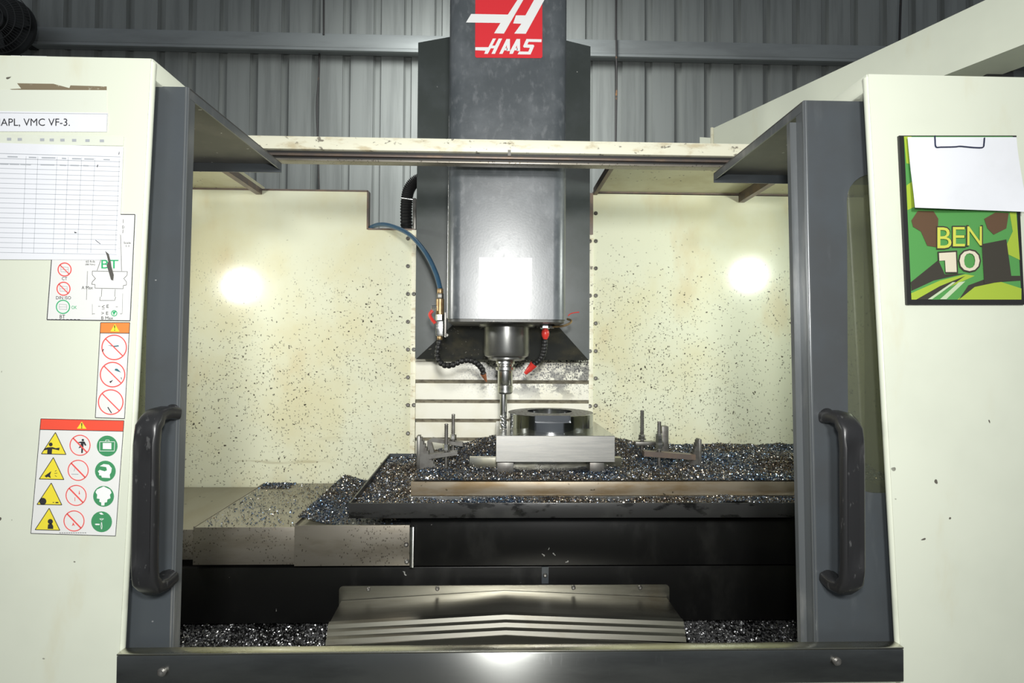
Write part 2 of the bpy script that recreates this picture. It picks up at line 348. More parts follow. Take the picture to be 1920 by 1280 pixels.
def text_polys(body):
    if body not in _tc:
        c = bpy.data.curves.new('lettering', 'FONT'); c.body = body; c.resolution_u = 3
        o = bpy.data.objects.new('lettering', c); COL.objects.link(o)
        me = bpy.data.meshes.new_from_object(o.evaluated_get(bpy.context.evaluated_depsgraph_get()))
        v = np.array([(p.co.x, p.co.y) for p in me.vertices]); f = [tuple(p.vertices) for p in me.polygons]
        bpy.data.objects.remove(o); bpy.data.curves.remove(c); bpy.data.meshes.remove(me)
        v = (v-v.min(0))/np.maximum(v.max(0)-v.min(0), 1e-6); _tc[body] = (v, f)
    return _tc[body]
class Print:
    """flat print on the plane y = Y, drawn in picture coordinates of that plane"""
    def __init__(s, Y): s.Y = Y; s.v = []; s.f = []
    def poly(s, pts):
        k = len(s.v); s.v += [tuple(P(p[0], p[1], s.Y)) for p in pts]; s.f.append(tuple(range(k, k+len(pts)))); return s
    def rect(s, x0, y0, x1, y1): return s.poly([(x0, y0), (x1, y0), (x1, y1), (x0, y1)])
    def line(s, a, b, w):
        d = Vector((b[0]-a[0], b[1]-a[1])); n = Vector((-d.y, d.x)).normalized()*w/2
        return s.poly([(a[0]+n.x, a[1]+n.y), (b[0]+n.x, b[1]+n.y), (b[0]-n.x, b[1]-n.y), (a[0]-n.x, a[1]-n.y)])
    def path(s, pts, w, close=False):
        for a, b in zip(pts, pts[1:]+([pts[0]] if close else [])): s.line(a, b, w)
        return s
    def disc(s, cx, cy, r, n=28, ry=None):
        return s.poly([(cx+r*math.cos(2*math.pi*i/n), cy+(ry or r)*math.sin(2*math.pi*i/n)) for i in range(n)])
    def ring(s, cx, cy, r0, r1, n=36):
        for i in range(n):
            a, b = 2*math.pi*i/n, 2*math.pi*(i+1)/n
            s.poly([(cx+r0*math.cos(a), cy+r0*math.sin(a)), (cx+r1*math.cos(a), cy+r1*math.sin(a)), (cx+r1*math.cos(b), cy+r1*math.sin(b)), (cx+r0*math.cos(b), cy+r0*math.sin(b))])
        return s
    def text(s, body, x0, y0, x1, y1, lean=0):
        v, f = text_polys(body); k = len(s.v)
        s.v += [tuple(P(x0+(x1-x0)*a+lean*b, y1+(y0-y1)*b, s.Y)) for a, b in v]; s.f += [tuple(i+k for i in q) for q in f]; return s
    def build(s, name, m, parent=None):
        me = bpy.data.meshes.new('print'); me.from_pydata(s.v, [], s.f); return link(name, me, m, parent)

# ------------------------------------------------------------------ setting: wall, floor
YW = 4.2; PITCHW = .2285
wx0 = P(-150, 300, YW).x; wx1 = P(2100, 300, YW).x
wall = MB().box(-5, 5, YW+.05, YW+.15, 0, 5.2).build('wall_back', M['clad']); tag(wall, 'grey ribbed steel cladding wall behind the milling machine', None, None, 'structure')
prof = [(0, 0), (.010, .028), (.048, .028), (.058, 0), (PITCHW-.002, 0)]
prof = prof+[(x, y+.004) for x, y in prof[::-1]]
sh = MB().loft([[(x, y, z) for x, y in prof] for z in (0, 5.0)]).mesh(20)
sh.materials.append(M['clad'])
xr = P(700, 150, YW).x
for k in range(-28, 30):
    o = bpy.data.objects.new('cladding_sheet', sh); COL.objects.link(o); place(o, (xr+k*PITCHW, YW, .05), wall)
fl = MB().box(-6, 6, -4, 5, -.1, 0).build('floor', M['concrete']); tag(fl, 'grey concrete workshop floor under the machine', None, None, 'structure')
a, b = P(960, 72, YW-.1), P(960, 99, YW-.1)
pm = MB().box(-4.6, 4.6, YW-.12, YW-.002, b.z, a.z, .012); pm.box(-4.6, 4.6, YW-.12, YW-.10, b.z-.02, b.z)
tag(pm.build('trim_1', M['purlin']), 'galvanised steel purlin running across the cladding wall', None, None, 'structure')
def cable(pts, Y, r, label):
    tag(MB().tube([P(x, y, Y) for x, y in pts], r, 8).build('wall_cable', M['cable']), label, 'cable')
cable([(607, -20), (607, 40), (607, 66)], YW-.12, .007, 'dark cable running up the wall above the purlin, left of the spindle head')
cable([(599, 88), (598, 140), (594, 200), (596, 260), (597, 310), (599, 390)], YW-.03, .007, 'dark cable hanging from the purlin down the wall, left of the spindle head')
cable([(1156, -20), (1155, 40), (1156, 150), (1153, 330)], YW-.14, .007, 'dark cable down the wall right of the spindle head')
cable([(1690, -20), (1688, 30), (1686, 100)], YW-.14, .008, 'dark cable on the wall behind the sloping cream beam')

# fan on the wall
fc = P(-3, 42, 3.9); fan = thing('wall_fan', fc, 'black wall fan with wire guard above the left front panel', 'fan')
g = MB()
for r, dy in ((.215, .0), (.195, -.03), (.155, -.05), (.115, -.06), (.085, -.065), (.045, -.07)):
    g.tube([fc+Vector((r*math.cos(t), dy, r*math.sin(t))) for t in np.linspace(0, 2*math.pi, 41)], .003, 6, smooth=False)
for i in range(60):
    t = 2*math.pi*i/60; c, s_ = math.cos(t), math.sin(t)
    g.tube([fc+Vector((r*c, dy, r*s_)) for r, dy in ((.115, -.06), (.155, -.05), (.195, -.03), (.215, 0))], .0016, 5, smooth=False)
g.build('wire_guard', M['fan'], fan)
for i in range(3):
    t = 2*math.pi*i/3+.4; q = []
    for rr, tw, wd in ((.04, .5, .03), (.11, .35, .07), (.18, .2, .085)):
        d = Vector((math.cos(t), 0, math.sin(t))); n = Vector((-math.sin(t), 0, math.cos(t)))
        q.append([fc+d*rr+n*wd+Vector((0, -wd*tw, 0)), fc+d*rr-n*wd+Vector((0, wd*tw, 0)), fc+d*rr-n*wd+Vector((0, wd*tw+.003, 0)), fc+d*rr+n*wd+Vector((0, -wd*tw+.003, 0))])
    MB().loft(q).build('blade', M['fan_dark'], fan)
MB().cyl(fc+Vector((0, -.03, 0)), fc+Vector((0, .16, 0)), .06).build('motor', M['fan_dark'], fan)
MB().cyl(fc+Vector((0, .05, 0)), fc+Vector((0, .07, 0)), .205, seg=40).build('back_guard', M['fan_dark'], fan)
MB().box(fc.x-.03, fc.x+.03, fc.y+.1, YW, fc.z-.03, fc.z+.03).build('wall_bracket', M['fan_dark'], fan)

# ------------------------------------------------------------------ machine enclosure
YF = 1.0
enc = thing('machine_enclosure', (0, 1.5, 0), 'cream sheet-metal enclosure of the milling machine around the open work area', 'enclosure')
ZT_L, ZT_R = P(150, 107, YF).z, P(1780, 142, YF).z
XS = 1.42                                             # inner faces of the side walls
lt, lb_ = P(283, 112, YF).x, P(224, 1221, YF).x
rt, rb = P(1628, 145, YF).x, P(1688, 1213, YF).x
zb = P(960, 1216, YF).z
def front_panel(xt, xb, xo, zt):
    out = [(xo, .12), (xb, .12), (xb, zb), (xt, zt), (xo, zt)]
    f = MB().plate(out, YF, YF+.016)
    bmesh.ops.remove_doubles(f.bm, verts=f.bm.verts[:], dist=1e-5)
    return f.build('front_panel', M['cream'], enc)
fpl = front_panel(lt, lb_, -1.75, ZT_L); fpr = front_panel(rt, rb, 1.75, ZT_R)
# rounded inner edge of each front panel
for xt, xb, zt in ((lt, lb_, ZT_L), (rt, rb, ZT_R)):
    s_ = 1 if xt < 0 else -1
    MB().tube([(xb-s_*.004, YF+.008, zb), (xt-s_*.004, YF+.008, zt-.004)], .0082, 12, smooth=False).build('panel_edge', M['cream'], enc)
# top boxes over the doors and tops
MB().box(-1.75, lt+.002, YF+.002, 1.52, ZT_L-.034, ZT_L+.002, .003).build('top_box', M['cream'], enc)
MB().box(rt-.002, 1.75, YF+.002, 1.52, ZT_R-.030, ZT_R+.002, .003).build('top_box', M['cream'], enc)
MB().box(lb_-.01, rb+.01, YF+.012, YF+.03, .12, zb-.02).build('lower_panel', M['cream'], enc)
for s_ in (-1, 1):
    MB().box(s_*XS, s_*(XS+.02), YF+.03, YB+.06, .12, CZ+.62).build('side_panel', M['cream_side'], enc)
# back panels
YP = YB
x0 = -XS
pts = [P(345, 908, YP), P(776, 900, YP), P(777, 431, YP), P(690, 430, YP), P(690, 358, YP), P(495, 357, YP)]
out = [(x0, .6), (pts[1].x, .6), (pts[2].x, pts[2].z), (pts[3].x, pts[2].z), (pts[3].x, pts[4].z), (x0, pts[4].z)]
bpl = MB().plate(out, YP, YP+.012).build('back_panel', M['cream_in'], enc)
px_ = P(1108, 600, YP).x; zt_ = P(1250, 365, YP).z
bpr = MB().plate([(px_, .6), (XS, .6), (XS, zt_), (px_, zt_)], YP, YP+.012).build('back_panel', M['cream_in'], enc)
for y in (447, 499, 551, 603, 655, 707, 759, 812): bolt(765, y, YP, bpl)
for y in (452, 503, 554, 606, 658, 709, 760, 400): bolt(1117, y, YP, bpr)
sl = R(770, 431, 778, 905, YP-.006); sr = R(1104, 440, 1112, 905, YP-.006)
st_l = MB().box(sl[0], sl[1]+.003, YP-.008, YP-.0005, .62, sl[3], .001).build('edge_strip', M['cream_edge'], enc)
st_r = MB().box(sr[0], sr[1], YP-.008, YP-.0005, .62, sr[3], .001).build('edge_strip', M['cream_edge'], enc)
for y in (447, 551, 655, 759): bolt(776, y, YP-.008, st_l)
for y in (452, 554, 658, 761): bolt(1106, y, YP-.008, st_r)
sr2 = R(1105, 362, 1112, 440, YP-.004); MB().box(sr2[0], sr2[1], YP-.006, YP+.01, sr2[2], sr2[3]).build('edge_strip', M['strap'], enc)
# folded rims along the tops of the back panels
for a, b in (((345, 357), (690, 357)), ((690, 431), (778, 431)), ((1112, 364), (1600, 366))):
    p, q = P(*a, YP), P(*b, YP); MB().box(p.x if a[0] > 400 else x0, min(q.x, XS), YP-.004, YP+.03, (p.z+q.z)/2-.001, (p.z+q.z)/2+.005).build('panel_rim', M['strap'], enc)
p, q = P(690, 358, YP), P(690, 430, YP); MB().box(p.x-.003, p.x+.003, YP-.004, YP+.03, q.z, p.z).build('panel_rim', M['strap'], enc)
# fixed roof sheets between the track and the back panels
zl, zr = P(480, 357, YP).z+.006, P(1250, 364, YP).z+.006
rl = MB().box(-XS, P(492, 360, YP).x, 1.60, YP+.02, zl, zl+.012).build('roof_sheet', M['roof_in'], enc)
p = P(492, 362, YP); MB().box(p.x-.022, p.x, 1.60, YP-.004, zl-.022, zl).build('roof_flange', M['strap'], rl)
rr = MB().box(P(1117, 362, YP).x, XS, 1.66, YP+.02, zr, zr+.012).build('roof_sheet', M['roof_in'], enc)
p = P(1117, 362, YP); MB().box(p.x-.010, p.x+.004, 1.66, YP-.004, zr-.014, zr+.012).build('roof_flange', M['strap'], rr)
p = P(1386, 374, YP); MB().box(p.x-.004, p.x+.018, 1.66, YP-.004, zr-.035, zr).build('roof_flange', M['strap'], rr)
# door track across the opening
YT = 1.49
def bar(pxa, pya, pxb, pyb, h, Y, d, name, m, parent, bev=0):
    a, b = P(pxa, pya, Y), P(pxb, pyb, Y); a2, b2 = P(pxa, pya+h, Y), P(pxb, pyb+h, Y)
    z1 = (a.z+b.z)/2; z0 = (a2.z+b2.z)/2
    return MB().box(a.x, b.x, Y, Y+d, z0, z1, bev).build(name, m, parent)
trk = bar(330, 252, 1560, 271, 24, YT, .035, 'track_beam', M['cream_edge'], enc, .002)
bar(330, 276, 1560, 295, 19, YT+.014, .018, 'track_channel', M['black_plain'], trk)
bar(330, 283, 1560, 302, 5, YT+.004, .014, 'track_guide', M['strap'], trk, .002)
bar(330, 293, 1560, 312, 4, YT+.002, .032, 'track_lip', M['cover'], trk, .001)
p = P(955, 281, YT); MB().box(p.x-.004, p.x+.004, YT-.001, YT+.01, p.z-.016, p.z).build('track_joint', M['stud'], trk)
# stainless sill
s0, s1 = P(227, 1217, YF).x, P(1686, 1217, YF).x
zs = P(955, 1216, YF).z; zs0 = P(1600, 1272, YF).z
sill = MB().box(s0, s1, YF-.012, YF-.002, zs0, zs, .002).build('sill', M['sill'], enc); tag(sill, 'brushed stainless sill')
MB().box(s0, s1, YF-.012, YF+.010, zs, zs+.003, .001).build('sill_lip', M['sill_lip'], sill)
bolt(305, 1258, YF-.012, sill, 1.0); bolt(1568, 1238, YF-.012, sill, 1.0)

# overhead beam at the right
beam = thing('overhead_beam', (1.0, 1.2, ZT_R), 'long cream box beam slanting above the right door and front panel', 'beam')
D2 = 1.86; e0 = P(1338, 240, D2); ang = math.atan2(-.448, 1); dirv = Vector((-.448, 1, 0)).normalized(); nrm = Vector((dirv.y, -dirv.x, 0))
hB = .128; wB = .11; far = e0.copy(); near = e0-dirv*1.15
q = [near, far, far-Vector((0, 0, hB)), near-Vector((0, 0, hB))]
MB().quadbox(q, nrm*wB).build('beam_body', M['cream'], beam)
MB().quadbox([far+dirv*.004-nrm*.004+Vector((0, 0, .004)), far+dirv*.004+nrm*.04, far+dirv*.004+nrm*.04-Vector((0, 0, hB)), far+dirv*.004-nrm*.004-Vector((0, 0, hB))], dirv*.006).build('end_plate', M['cream_edge'], beam)
q2 = P(1312, 257, D2+.03); MB().quadbox([far+dirv*.01+Vector((0, 0, -.03)), q2+Vector((0, 0, .0)), q2-Vector((0, 0, .05)), far+dirv*.01-Vector((0, 0, hB))], nrm*.02).build('end_bracket', M['cream'], beam)

# ------------------------------------------------------------------ sliding doors
YD = 1.035
def door(side):
    L = side < 0
    d = thing('sliding_door', (side*.62, YD, zs+.006), 'left grey sliding door with roof plate and black handle, beside the warning stickers' if L else 'right grey sliding door with roof plate and black handle, beside the clipboard', 'door', 'sliding machine doors')
    if L: t, bt, zt = P(352, 162, YD), P(322, 1208, YD), P(352, 163, YD).z
    else: t, bt, zt = P(1508, 188, YD), P(1530, 1205, YD), P(1511, 188, YD).z
    zbm = zs-.03; xo = side*1.33
    wx = P(290, 330, YD).x if L else P(1577, 330, YD).x
    wxb = P(272, 760, YD).x if L else P(1590, 800, YD).x
    zw1, zw0 = P(290, 305, YD).z, P(290, 925, YD).z
    hole = rrect(min(wxb, side*1.2), max(wxb, side*1.2), zw0, zw1, .05, 6)
    fr = MB().plate([(bt.x, zbm), (t.x, zt), (xo, zt), (xo, zbm)], YD, YD+.003, [hole]).build('door_frame', M['door'], d)
    dep = .026 if L else .030
    MB().quadbox([(bt.x, YD+.001, zbm), (t.x, YD+.001, zt), (t.x, YD+dep, zt), (bt.x, YD+dep, zbm)], (side*.003, 0, 0)).build('door_return', M['door_edge'], fr)
    MB().tube([(bt.x+side*.003, YD+.004, zbm), (t.x+side*.003, YD+.004, zt)], .0045, 10, smooth=False).build('door_corner', M['door_edge'], fr)
    if not L:                                        # folded inner strip
        MB().quadbox([(bt.x-.012, YD+.03, zbm), (t.x-.012, YD+.03, zt-.03), (t.x+.004, YD+.03, zt-.03), (bt.x+.004, YD+.03, zbm)], (0, .012, 0)).build('door_strip', M['door_edge'], fr)
    MB().plate(rrect(min(wxb, side*1.2)-.012, max(wxb, side*1.2)+.012, zw0-.012, zw1+.012, .05, 6), YD+.0035, YD+.0085).build('window_pane', M['glass'], d)
    # roof
    ybk = 1.445
    if L: bk = P(528, 308, ybk); 
    else: bk = P(1338, 327, ybk)
    MB().quadbox([(t.x, YD+.004, zt-.002), (bk.x, ybk, bk.z), (xo, ybk, bk.z), (xo, YD+.004, zt-.002)], (0, 0, .003)).build('roof_plate', M['door_roof'], d)
    MB().quadbox([(t.x, YD+.004, zt-.002), (bk.x, ybk, bk.z), (bk.x, ybk, bk.z-.016), (t.x, YD+.004, zt-.018)], (side*.003, 0, 0)).build('roof_side_lip', M['door_edge'], d)
    MB().box(bk.x, xo, ybk-.003, ybk, bk.z-.022, bk.z).build('roof_back_lip', M['door'], d)
    # handle: section swept out from the door, down and back
    gx = P(274, 940, .972).x if L else P(1597, 950, .972).x
    ztp = P(300, 776, .99).z if L else P(1570, 783, .99).z; zbt = P(300, 1104, .99).z if L else P(1570, 1104, .99).z
    mx = -side*.006
    path = [(gx+mx, YD, ztp-.004), (gx+mx*.8, YD-.022, ztp), (gx+mx*.45, YD-.045, ztp-.002), (gx, YD-.060, ztp-.020), (gx, YD-.064, ztp-.05)]
    path += [(gx, YD-.064, zbt+.05), (gx, YD-.060, zbt+.020), (gx+mx*.45, YD-.045, zbt+.002), (gx+mx*.8, YD-.022, zbt), (gx+mx, YD, zbt+.004)]
    pts_ = [Vector(p) for p in path]; fine = []
    for i in range(len(pts_)-1):
        if i == 4: fine += [pts_[4].lerp(pts_[5], k/6) for k in range(6)]
        else: fine += [pts_[i].lerp(pts_[i+1], k/2) for k in range(2)]
    fine.append(pts_[-1]); loops = []; n = len(fine)
    for i, p in enumerate(fine):
        T = (fine[min(i+1, n-1)]-fine[max(i-1, 0)]).normalized(); u = Vector((1, 0, 0)); u = (u-T*u.dot(T)).normalized(); v = T.cross(u)
        mid = 1-abs(2*i/(n-1)-1); grip = 1 if 8 <= i <= n-9 else 0; lp = []
        for k in range(20):
            a = 2*math.pi*k/20; c, s_ = math.cos(a), math.sin(a); e = .55
            cu = math.copysign(abs(c)**e, c)*(.020 if 4 < i < n-5 else .0165); cv = math.copysign(abs(s_)**e, s_)*.0115
            pt = p+u*cu+v*cv
            if grip and abs(cu) < .013 and pt.y < p.y: pt.y += .006     # finger groove
            lp.append(pt)
        loops.append(lp)
    MB().loft(loops).build('handle', M['handle'], d, 50)
    for z in (ztp-.002, zbt+.002): MB().cyl((gx+mx, YD-.0005, z), (gx+mx, YD-.006, z), .015, .013).build('handle_foot', M['handle'], d)
    return d
door_l = door(-1); door_r = door(1)

# ------------------------------------------------------------------ work lamps inside the enclosure corners
for nm, pos, tx in (('left', LAMP_L, -.1), ('right', LAMP_R, .2)):
    dv = (Vector((tx, 2.1, CZ-.15))-pos).normalized(); t = thing('work_lamp', pos-dv*.05, 'round work lamp inside the enclosure behind the %s front panel' % nm, 'lamp', 'interior work lamps')
    MB().cyl(pos-dv*.08, pos-dv*.006, .05, .075).build('housing', M['black_plain'], t)
    MB().cyl(pos-dv*.006, pos-dv*.003, .066).build('lens', M['lens'], t)
    s_ = -1 if pos.x < 0 else 1
    MB().tube([pos-dv*.07, (pos.x+s_*.05, pos.y-.03, pos.z), (s_*(XS-.001), pos.y-.03, pos.z)], .012, 8).build('arm', M['stud'], t)

# ------------------------------------------------------------------ column way cover behind the spindle
wc = thing('column_way_cover', P(940, 850, 2.11), 'cream ribbed way cover on the column behind the spindle, spattered with black chips', 'way cover')
edges = [(640, 678), (678, 712), (719, 749), (756, 785), (792, 820), (827, 856), (863, 892)]
for i, (a, b) in enumerate(edges):
    x0, x1, z0, z1 = R(779, a, 1104, b, 2.10); zf = P(940, b+7, 2.10).z
    s_ = MB().loft([[(x, 2.10+.004*(len(edges)-i)/8, z1), (x, 2.10, z0), (x, 2.125, z0), (x, 2.125, z1)] for x in (x0, x1)]).build('slat', M['slat'], wc)
    MB().loft([[(x, 2.10, z0), (x, 2.118, zf), (x, 2.125, zf), (x, 2.125, z0)] for x in (x0, x1)]).build('slat_fold', M['slat_fold'], s_)
MB().box(P(779, 640, 2.13).x, P(1104, 640, 2.13).x, 2.128, 2.135, CZ-.55, CZ+.75).build('column_face', M['plate'], wc)

# ------------------------------------------------------------------ spindle head
YH = 1.60; SX = P(950, 640, 1.8).x; SY = 1.80
hx0, hx1 = P(839, 300, YH).x, P(1064, 300, YH).x
zhb = P(950, 598, YH).z; zht = CZ+1.25
head = thing('spindle_head', (SX, 1.8, zhb), 'dark grey spindle head with red logo plate above the workpiece', 'spindle head')
r = .040; sec = []
for cx, a0 in ((hx1-r, -90), (hx1-.01, 0), (hx0+.01, 90), (hx0+r, 180)):
    rr_ = r if a0 in (-90, 180) else .01; cy = YH+r if a0 in (-90, 180) else 1.99
    for k in range(9):
        a = math.radians(a0+90*k/8); sec.append((cx+rr_*math.cos(a), cy+rr_*math.sin(a)))
cover = MB().loft([[(x, y, z) for x, y in sec] for z in (zhb, zht)]).build('head_cover', M['head'], head, 60)
MB().loft([[(x*.985+SX*.015, y*.985+.027, z) for x, y in sec] for z in (zhb-.008, zhb-.0005)]).build('head_underside', M['skirt'], head)
# back plate that rides on the column
YC = 2.0
pp = [P(782, 672, YC), P(1105, 672, YC), P(1107, 87, YC), P(1066, 70, YC), P(838, 66, YC), P(783, 78, YC)]
xl, xr_ = P(781, 400, YC).x, P(1106, 400, YC).x
MB().plate([(xl, pp[0].z), (xr_, pp[0].z), (xr_, pp[2].z), (hx1, pp[2].z+.03), (hx0, pp[2].z+.03), (xl, pp[2].z)], YC, YC+.085).build('back_plate', M['plate'], head)
# sloped skirt from the underside of the head down to the foot of the plate
zk = P(950, 606, 1.97).z
MB().loft([[(hx0+.012, 1.86, zk), (hx1-.008, 1.86, zk), (hx1-.008, YC-.001, zk), (hx0+.012, YC-.001, zk)],
           [(xl+.004, YC-.012, pp[0].z-.002), (xr_-.004, YC-.012, pp[0].z-.002), (xr_-.004, YC-.001, pp[0].z-.002), (xl+.004, YC-.001, pp[0].z-.002)]]).build('skirt', M['skirt'], head, 20)
# spindle nose
def zc(y, Y=SY): return P(950, y, Y).z
nose = MB(); nose.lathe([(.094, zc(600)), (.096, zc(608)), (.088, zc(613)), (.075, zc(614))], (SX, SY)).build('spindle_flange', M['spindle'], head)
nose = MB(); nose.lathe([(.0735, zc(612)), (.0735, zc(660)), (.070, zc(667)), (.060, zc(670)), (.060, zc(673)), (.045, zc(676))], (SX, SY), 48).build('spindle_nose', M['spindle'], head)
# label and logo
lab = R(898, 483, 997, 568, YH); lb2 = MB().box(lab[0], lab[1], YH-.001, YH+.0005, lab[2], lab[3]).build('label', M['sticker'], head); tag(lb2, 'square white label')
ix = lambda x: 740+x*.2969
iy = lambda y: y*.2969
lo = Print(YH-.0012); lo.poly([(ix(a), iy(b)) for a, b in ((510, -130), (932, -130), (933, 358), (925, 367), (516, 364), (508, 356))])
logo = lo.build('logo_plate', M['logo_red'], head)
wm = Print(YH-.0022)
for pl in ([(483, 88), (715, 92), (775, 0), (862, -130), (928, -130), (812, 0), (690, 212), (628, 210), (668, 145), (450, 142)],
           [(766, 97), (826, 97), (880, 0), (962, -130), (1040, -130), (945, 0), (828, 213), (755, 212), (800, 150), (748, 148)],
           # wordmark: bar + H, A, A, S + bar
           [(509, 298), (592, 298), (620, 243), (640, 243), (616, 288), (634, 288), (657, 243), (679, 243), (633, 340), (611, 340), (628, 305), (607, 305), (588, 340), (566, 340), (573, 320), (509, 317)],
           [(660, 340), (706, 246), (728, 246), (728, 322), (708, 322), (708, 285), (681, 340)], [(700, 303), (712, 303), (712, 318), (693, 318)],
           [(725, 340), (729, 322), (770, 246), (792, 246), (792, 322), (772, 322), (772, 285), (746, 340)], [(764, 303), (776, 303), (776, 318), (757, 318)],
           [(832, 246), (928, 248), (927, 266), (846, 264), (838, 281), (876, 282), (882, 290), (858, 344), (776, 343), (786, 325), (844, 326), (854, 302), (816, 300), (811, 292)]):
    wm.poly([(ix(a), iy(b)) for a, b in pl])
wm.build('logo_mark', M['white_ink'], logo)
MB().box(hx0-.0015, hx0+.0005, YH+.05, YH+.06, CZ-.05+.15, CZ+.7).build('side_trim', M['steel'], head)
p = P(1072, 605, 1.72)
MB().tube([P(1036, 612, 1.73), P(1055, 611, 1.73), P(1068, 606, 1.73), P(1071, 601, 1.75), P(1064, 598, 1.78)], .0035, 8).build('brass_pipe', M['brass'], head)
MB().tube([P(1065, 592, 1.75), P(1070, 588, 1.75), P(1078, 586, 1.75), P(1086, 585, 1.75)], .0016, 6).build('wire', M['red'], head)

# tool holder and end mill
th = thing('tool_holder', (SX, SY, zc(737)), 'bright steel tool holder with slim end mill hanging from the spindle nose', 'tool holder')
fw = .0315
MB().lathe([(.030, zc(675)), (fw, zc(677)), (fw, zc(681)), (.0265, zc(683)), (.0265, zc(686)), (fw, zc(688)), (fw, zc(693)), (.026, zc(695))], (SX-.004, SY)).build('flange', M['mirror_steel'], th)
MB().lathe([(.024, zc(694)), (.024, zc(720)), (.022, zc(722))], (SX-.004, SY)).build('chuck_body', M['mirror_steel'], th)
MB().lathe([(.0245, zc(722)), (.0245, zc(735)), (.020, zc(738)), (.012, zc(738.5))], (SX-.004, SY), 12).build('collet_nut', M['steel'], th)
tx = SX-.009
em = MB().lathe([(.0112, zc(738)), (.0112, zc(775)), (.0105, zc(777))], (tx, SY), 24).build('end_mill', M['mirror_steel'], th)
fl_ = []
for k in range(13):
    z = zc(776)+(zc(803)-zc(776))*k/12; fl_.append([(tx+(.0112 if (i//2) % 2 else .0078)*math.cos(2*math.pi*i/16+k*.32), SY+(.0112 if (i//2) % 2 else .0078)*math.sin(2*math.pi*i/16+k*.32), z) for i in range(16)])
MB().loft(fl_).build('flutes', M['steel'], em)

# ------------------------------------------------------------------ coolant hoses
SEG = MB(); SEG.lathe([(.0045, -.0075), (.0085, -.006), (.0095, -.001), (.0085, .003), (.006, .005), (.006, .0075)], (0, 0), 14); SEG_ME = SEG.mesh(50); SEG_ME.materials.append(M['black_plain'])
def segments(parent, path, n):
    pts_ = catmull(path, 12); acc = [0]
    for a, b in zip(pts_, pts_[1:]): acc.append(acc[-1]+(b-a).length)
    for k in range(n):
        s_ = acc[-1]*(k+.5)/n; i = max(j for j in range(len(acc)-1) if acc[j] <= s_); f = (s_-acc[i])/max(acc[i+1]-acc[i], 1e-9)
        p = pts_[i].lerp(pts_[i+1], f); T = (pts_[i]-pts_[i+1]).normalized()
        o = bpy.data.objects.new('hose_segment', SEG_ME); COL.objects.link(o); place(o, p, parent); o.rotation_mode = 'QUATERNION'; o.rotation_quaternion = T.to_track_quat('Z', 'Y')
Yv = 1.74; vx = P(825, 590, Yv).x
def zv(y): return P(825, y, Yv).z
h1 = thing('coolant_hose', (vx, Yv, zv(640)), 'blue air hose with brass valve, red lever and black jointed nozzle left of the spindle', 'hose')
MB().tube([P(660, 445, 2.2), P(694, 427, 2.13), P(712, 421, 2.08), P(735, 424, 2.02), P(768, 440, 1.94), P(798, 474, 1.84), P(817, 512, 1.77), Vector((vx, Yv, zv(542)))], .0078, 12, 10).build('hose', M['blue'], h1)
def rod(name, y0, y1, r, m, seg=20, par=h1): return MB().lathe([(r*.9, zv(y0)), (r, zv(y0+1)), (r, zv(y1-1)), (r*.9, zv(y1))], (vx, Yv), seg).build(name, m, par)
rod('ferrule', 541, 551, .0095, M['brass']); rod('ferrule_nut', 550, 560, .0110, M['stud'], 6); rod('brass_fitting', 560, 590, .0125, M['brass']); rod('hex_nut', 589, 601, .0135, M['steel'], 6)
x0, x1, z0, z1 = R(818, 601, 832, 630, Yv); MB().box(x0, x1, Yv-.012, Yv+.012, z0, z1, .003).build('valve_block', M['steel'], h1)
rod('brass_tip', 630, 637, .0085, M['brass'])
lv = MB().tube([P(811, 582, Yv-.012), P(806, 589, Yv-.014), P(809, 597, Yv-.016), P(816, 606, Yv-.016)], .0052, 8).build('valve_lever', M['red'], h1)
MB().cyl(P(824, 577, Yv), P(809, 576, Yv-.005), .008, .006, 8).build('lever_nut', M['steel'], lv)
x0, x1, z0, z1 = R(834, 586, 837, 632, Yv); MB().box(x0, x1, Yv-.01, Yv+.02, z0, z1).build('bracket', M['stud'], h1)
bolt(838, 628, Yv-.01, h1, .8)
segments(h1, [P(825, 637, Yv), P(821, 655, 1.74), P(821, 672, 1.73), P(832, 684, 1.72), P(848, 684, 1.71), P(864, 677, 1.71), P(880, 675, 1.72), P(894, 681, 1.73), P(904, 692, 1.75), P(907, 703, 1.76)], 18)
MB().cyl(P(906, 700, 1.755), P(912, 715, 1.775), .0095, .0025, 14).build('nozzle', M['copper'], h1)
Yr = 1.74
h2 = thing('coolant_hose', P(1023, 690, Yr), 'short black jointed coolant hose with red nozzle right of the spindle', 'hose')
p = P(1022, 609, Yr)
MB().lathe([(.011, P(1022, 603, Yr).z), (.016, P(1022, 605, Yr).z), (.016, P(1022, 615, Yr).z), (.011, P(1022, 617, Yr).z)], (p.x, Yr), 6).build('hex_fitting', M['steel'], h2)
MB().cyl(P(1028, 611, Yr), P(1039, 612, Yr), .008, .007, 6).build('side_fitting', M['stud'], h2)
MB().cyl(P(1022, 598, Yr), P(1022, 605, Yr), .009).build('stem', M['steel'], h2)
MB().lathe([(.006, P(1022, 616, Yr).z), (.0115, P(1022, 620, Yr).z), (.0125, P(1022, 625, Yr).z), (.011, P(1022, 630, Yr).z), (.006, P(1022, 636, Yr).z)], (p.x+.001, Yr), 18).build('red_joint', M['red'], h2)
segments(h2, [P(1022, 636, Yr), P(1021, 650, Yr), P(1018, 665, 1.75), P(1010, 676, 1.76), P(1000, 683, 1.77)], 9)
MB().cyl(P(1001, 682, 1.77), P(991, 694, 1.775), .013, .009, 12).build('nozzle', M['red'], h2)
MB().cyl(P(992, 692, 1.775), P(985, 700, 1.78), .009, .006, 12).build('nozzle_tip', M['red'], h2)

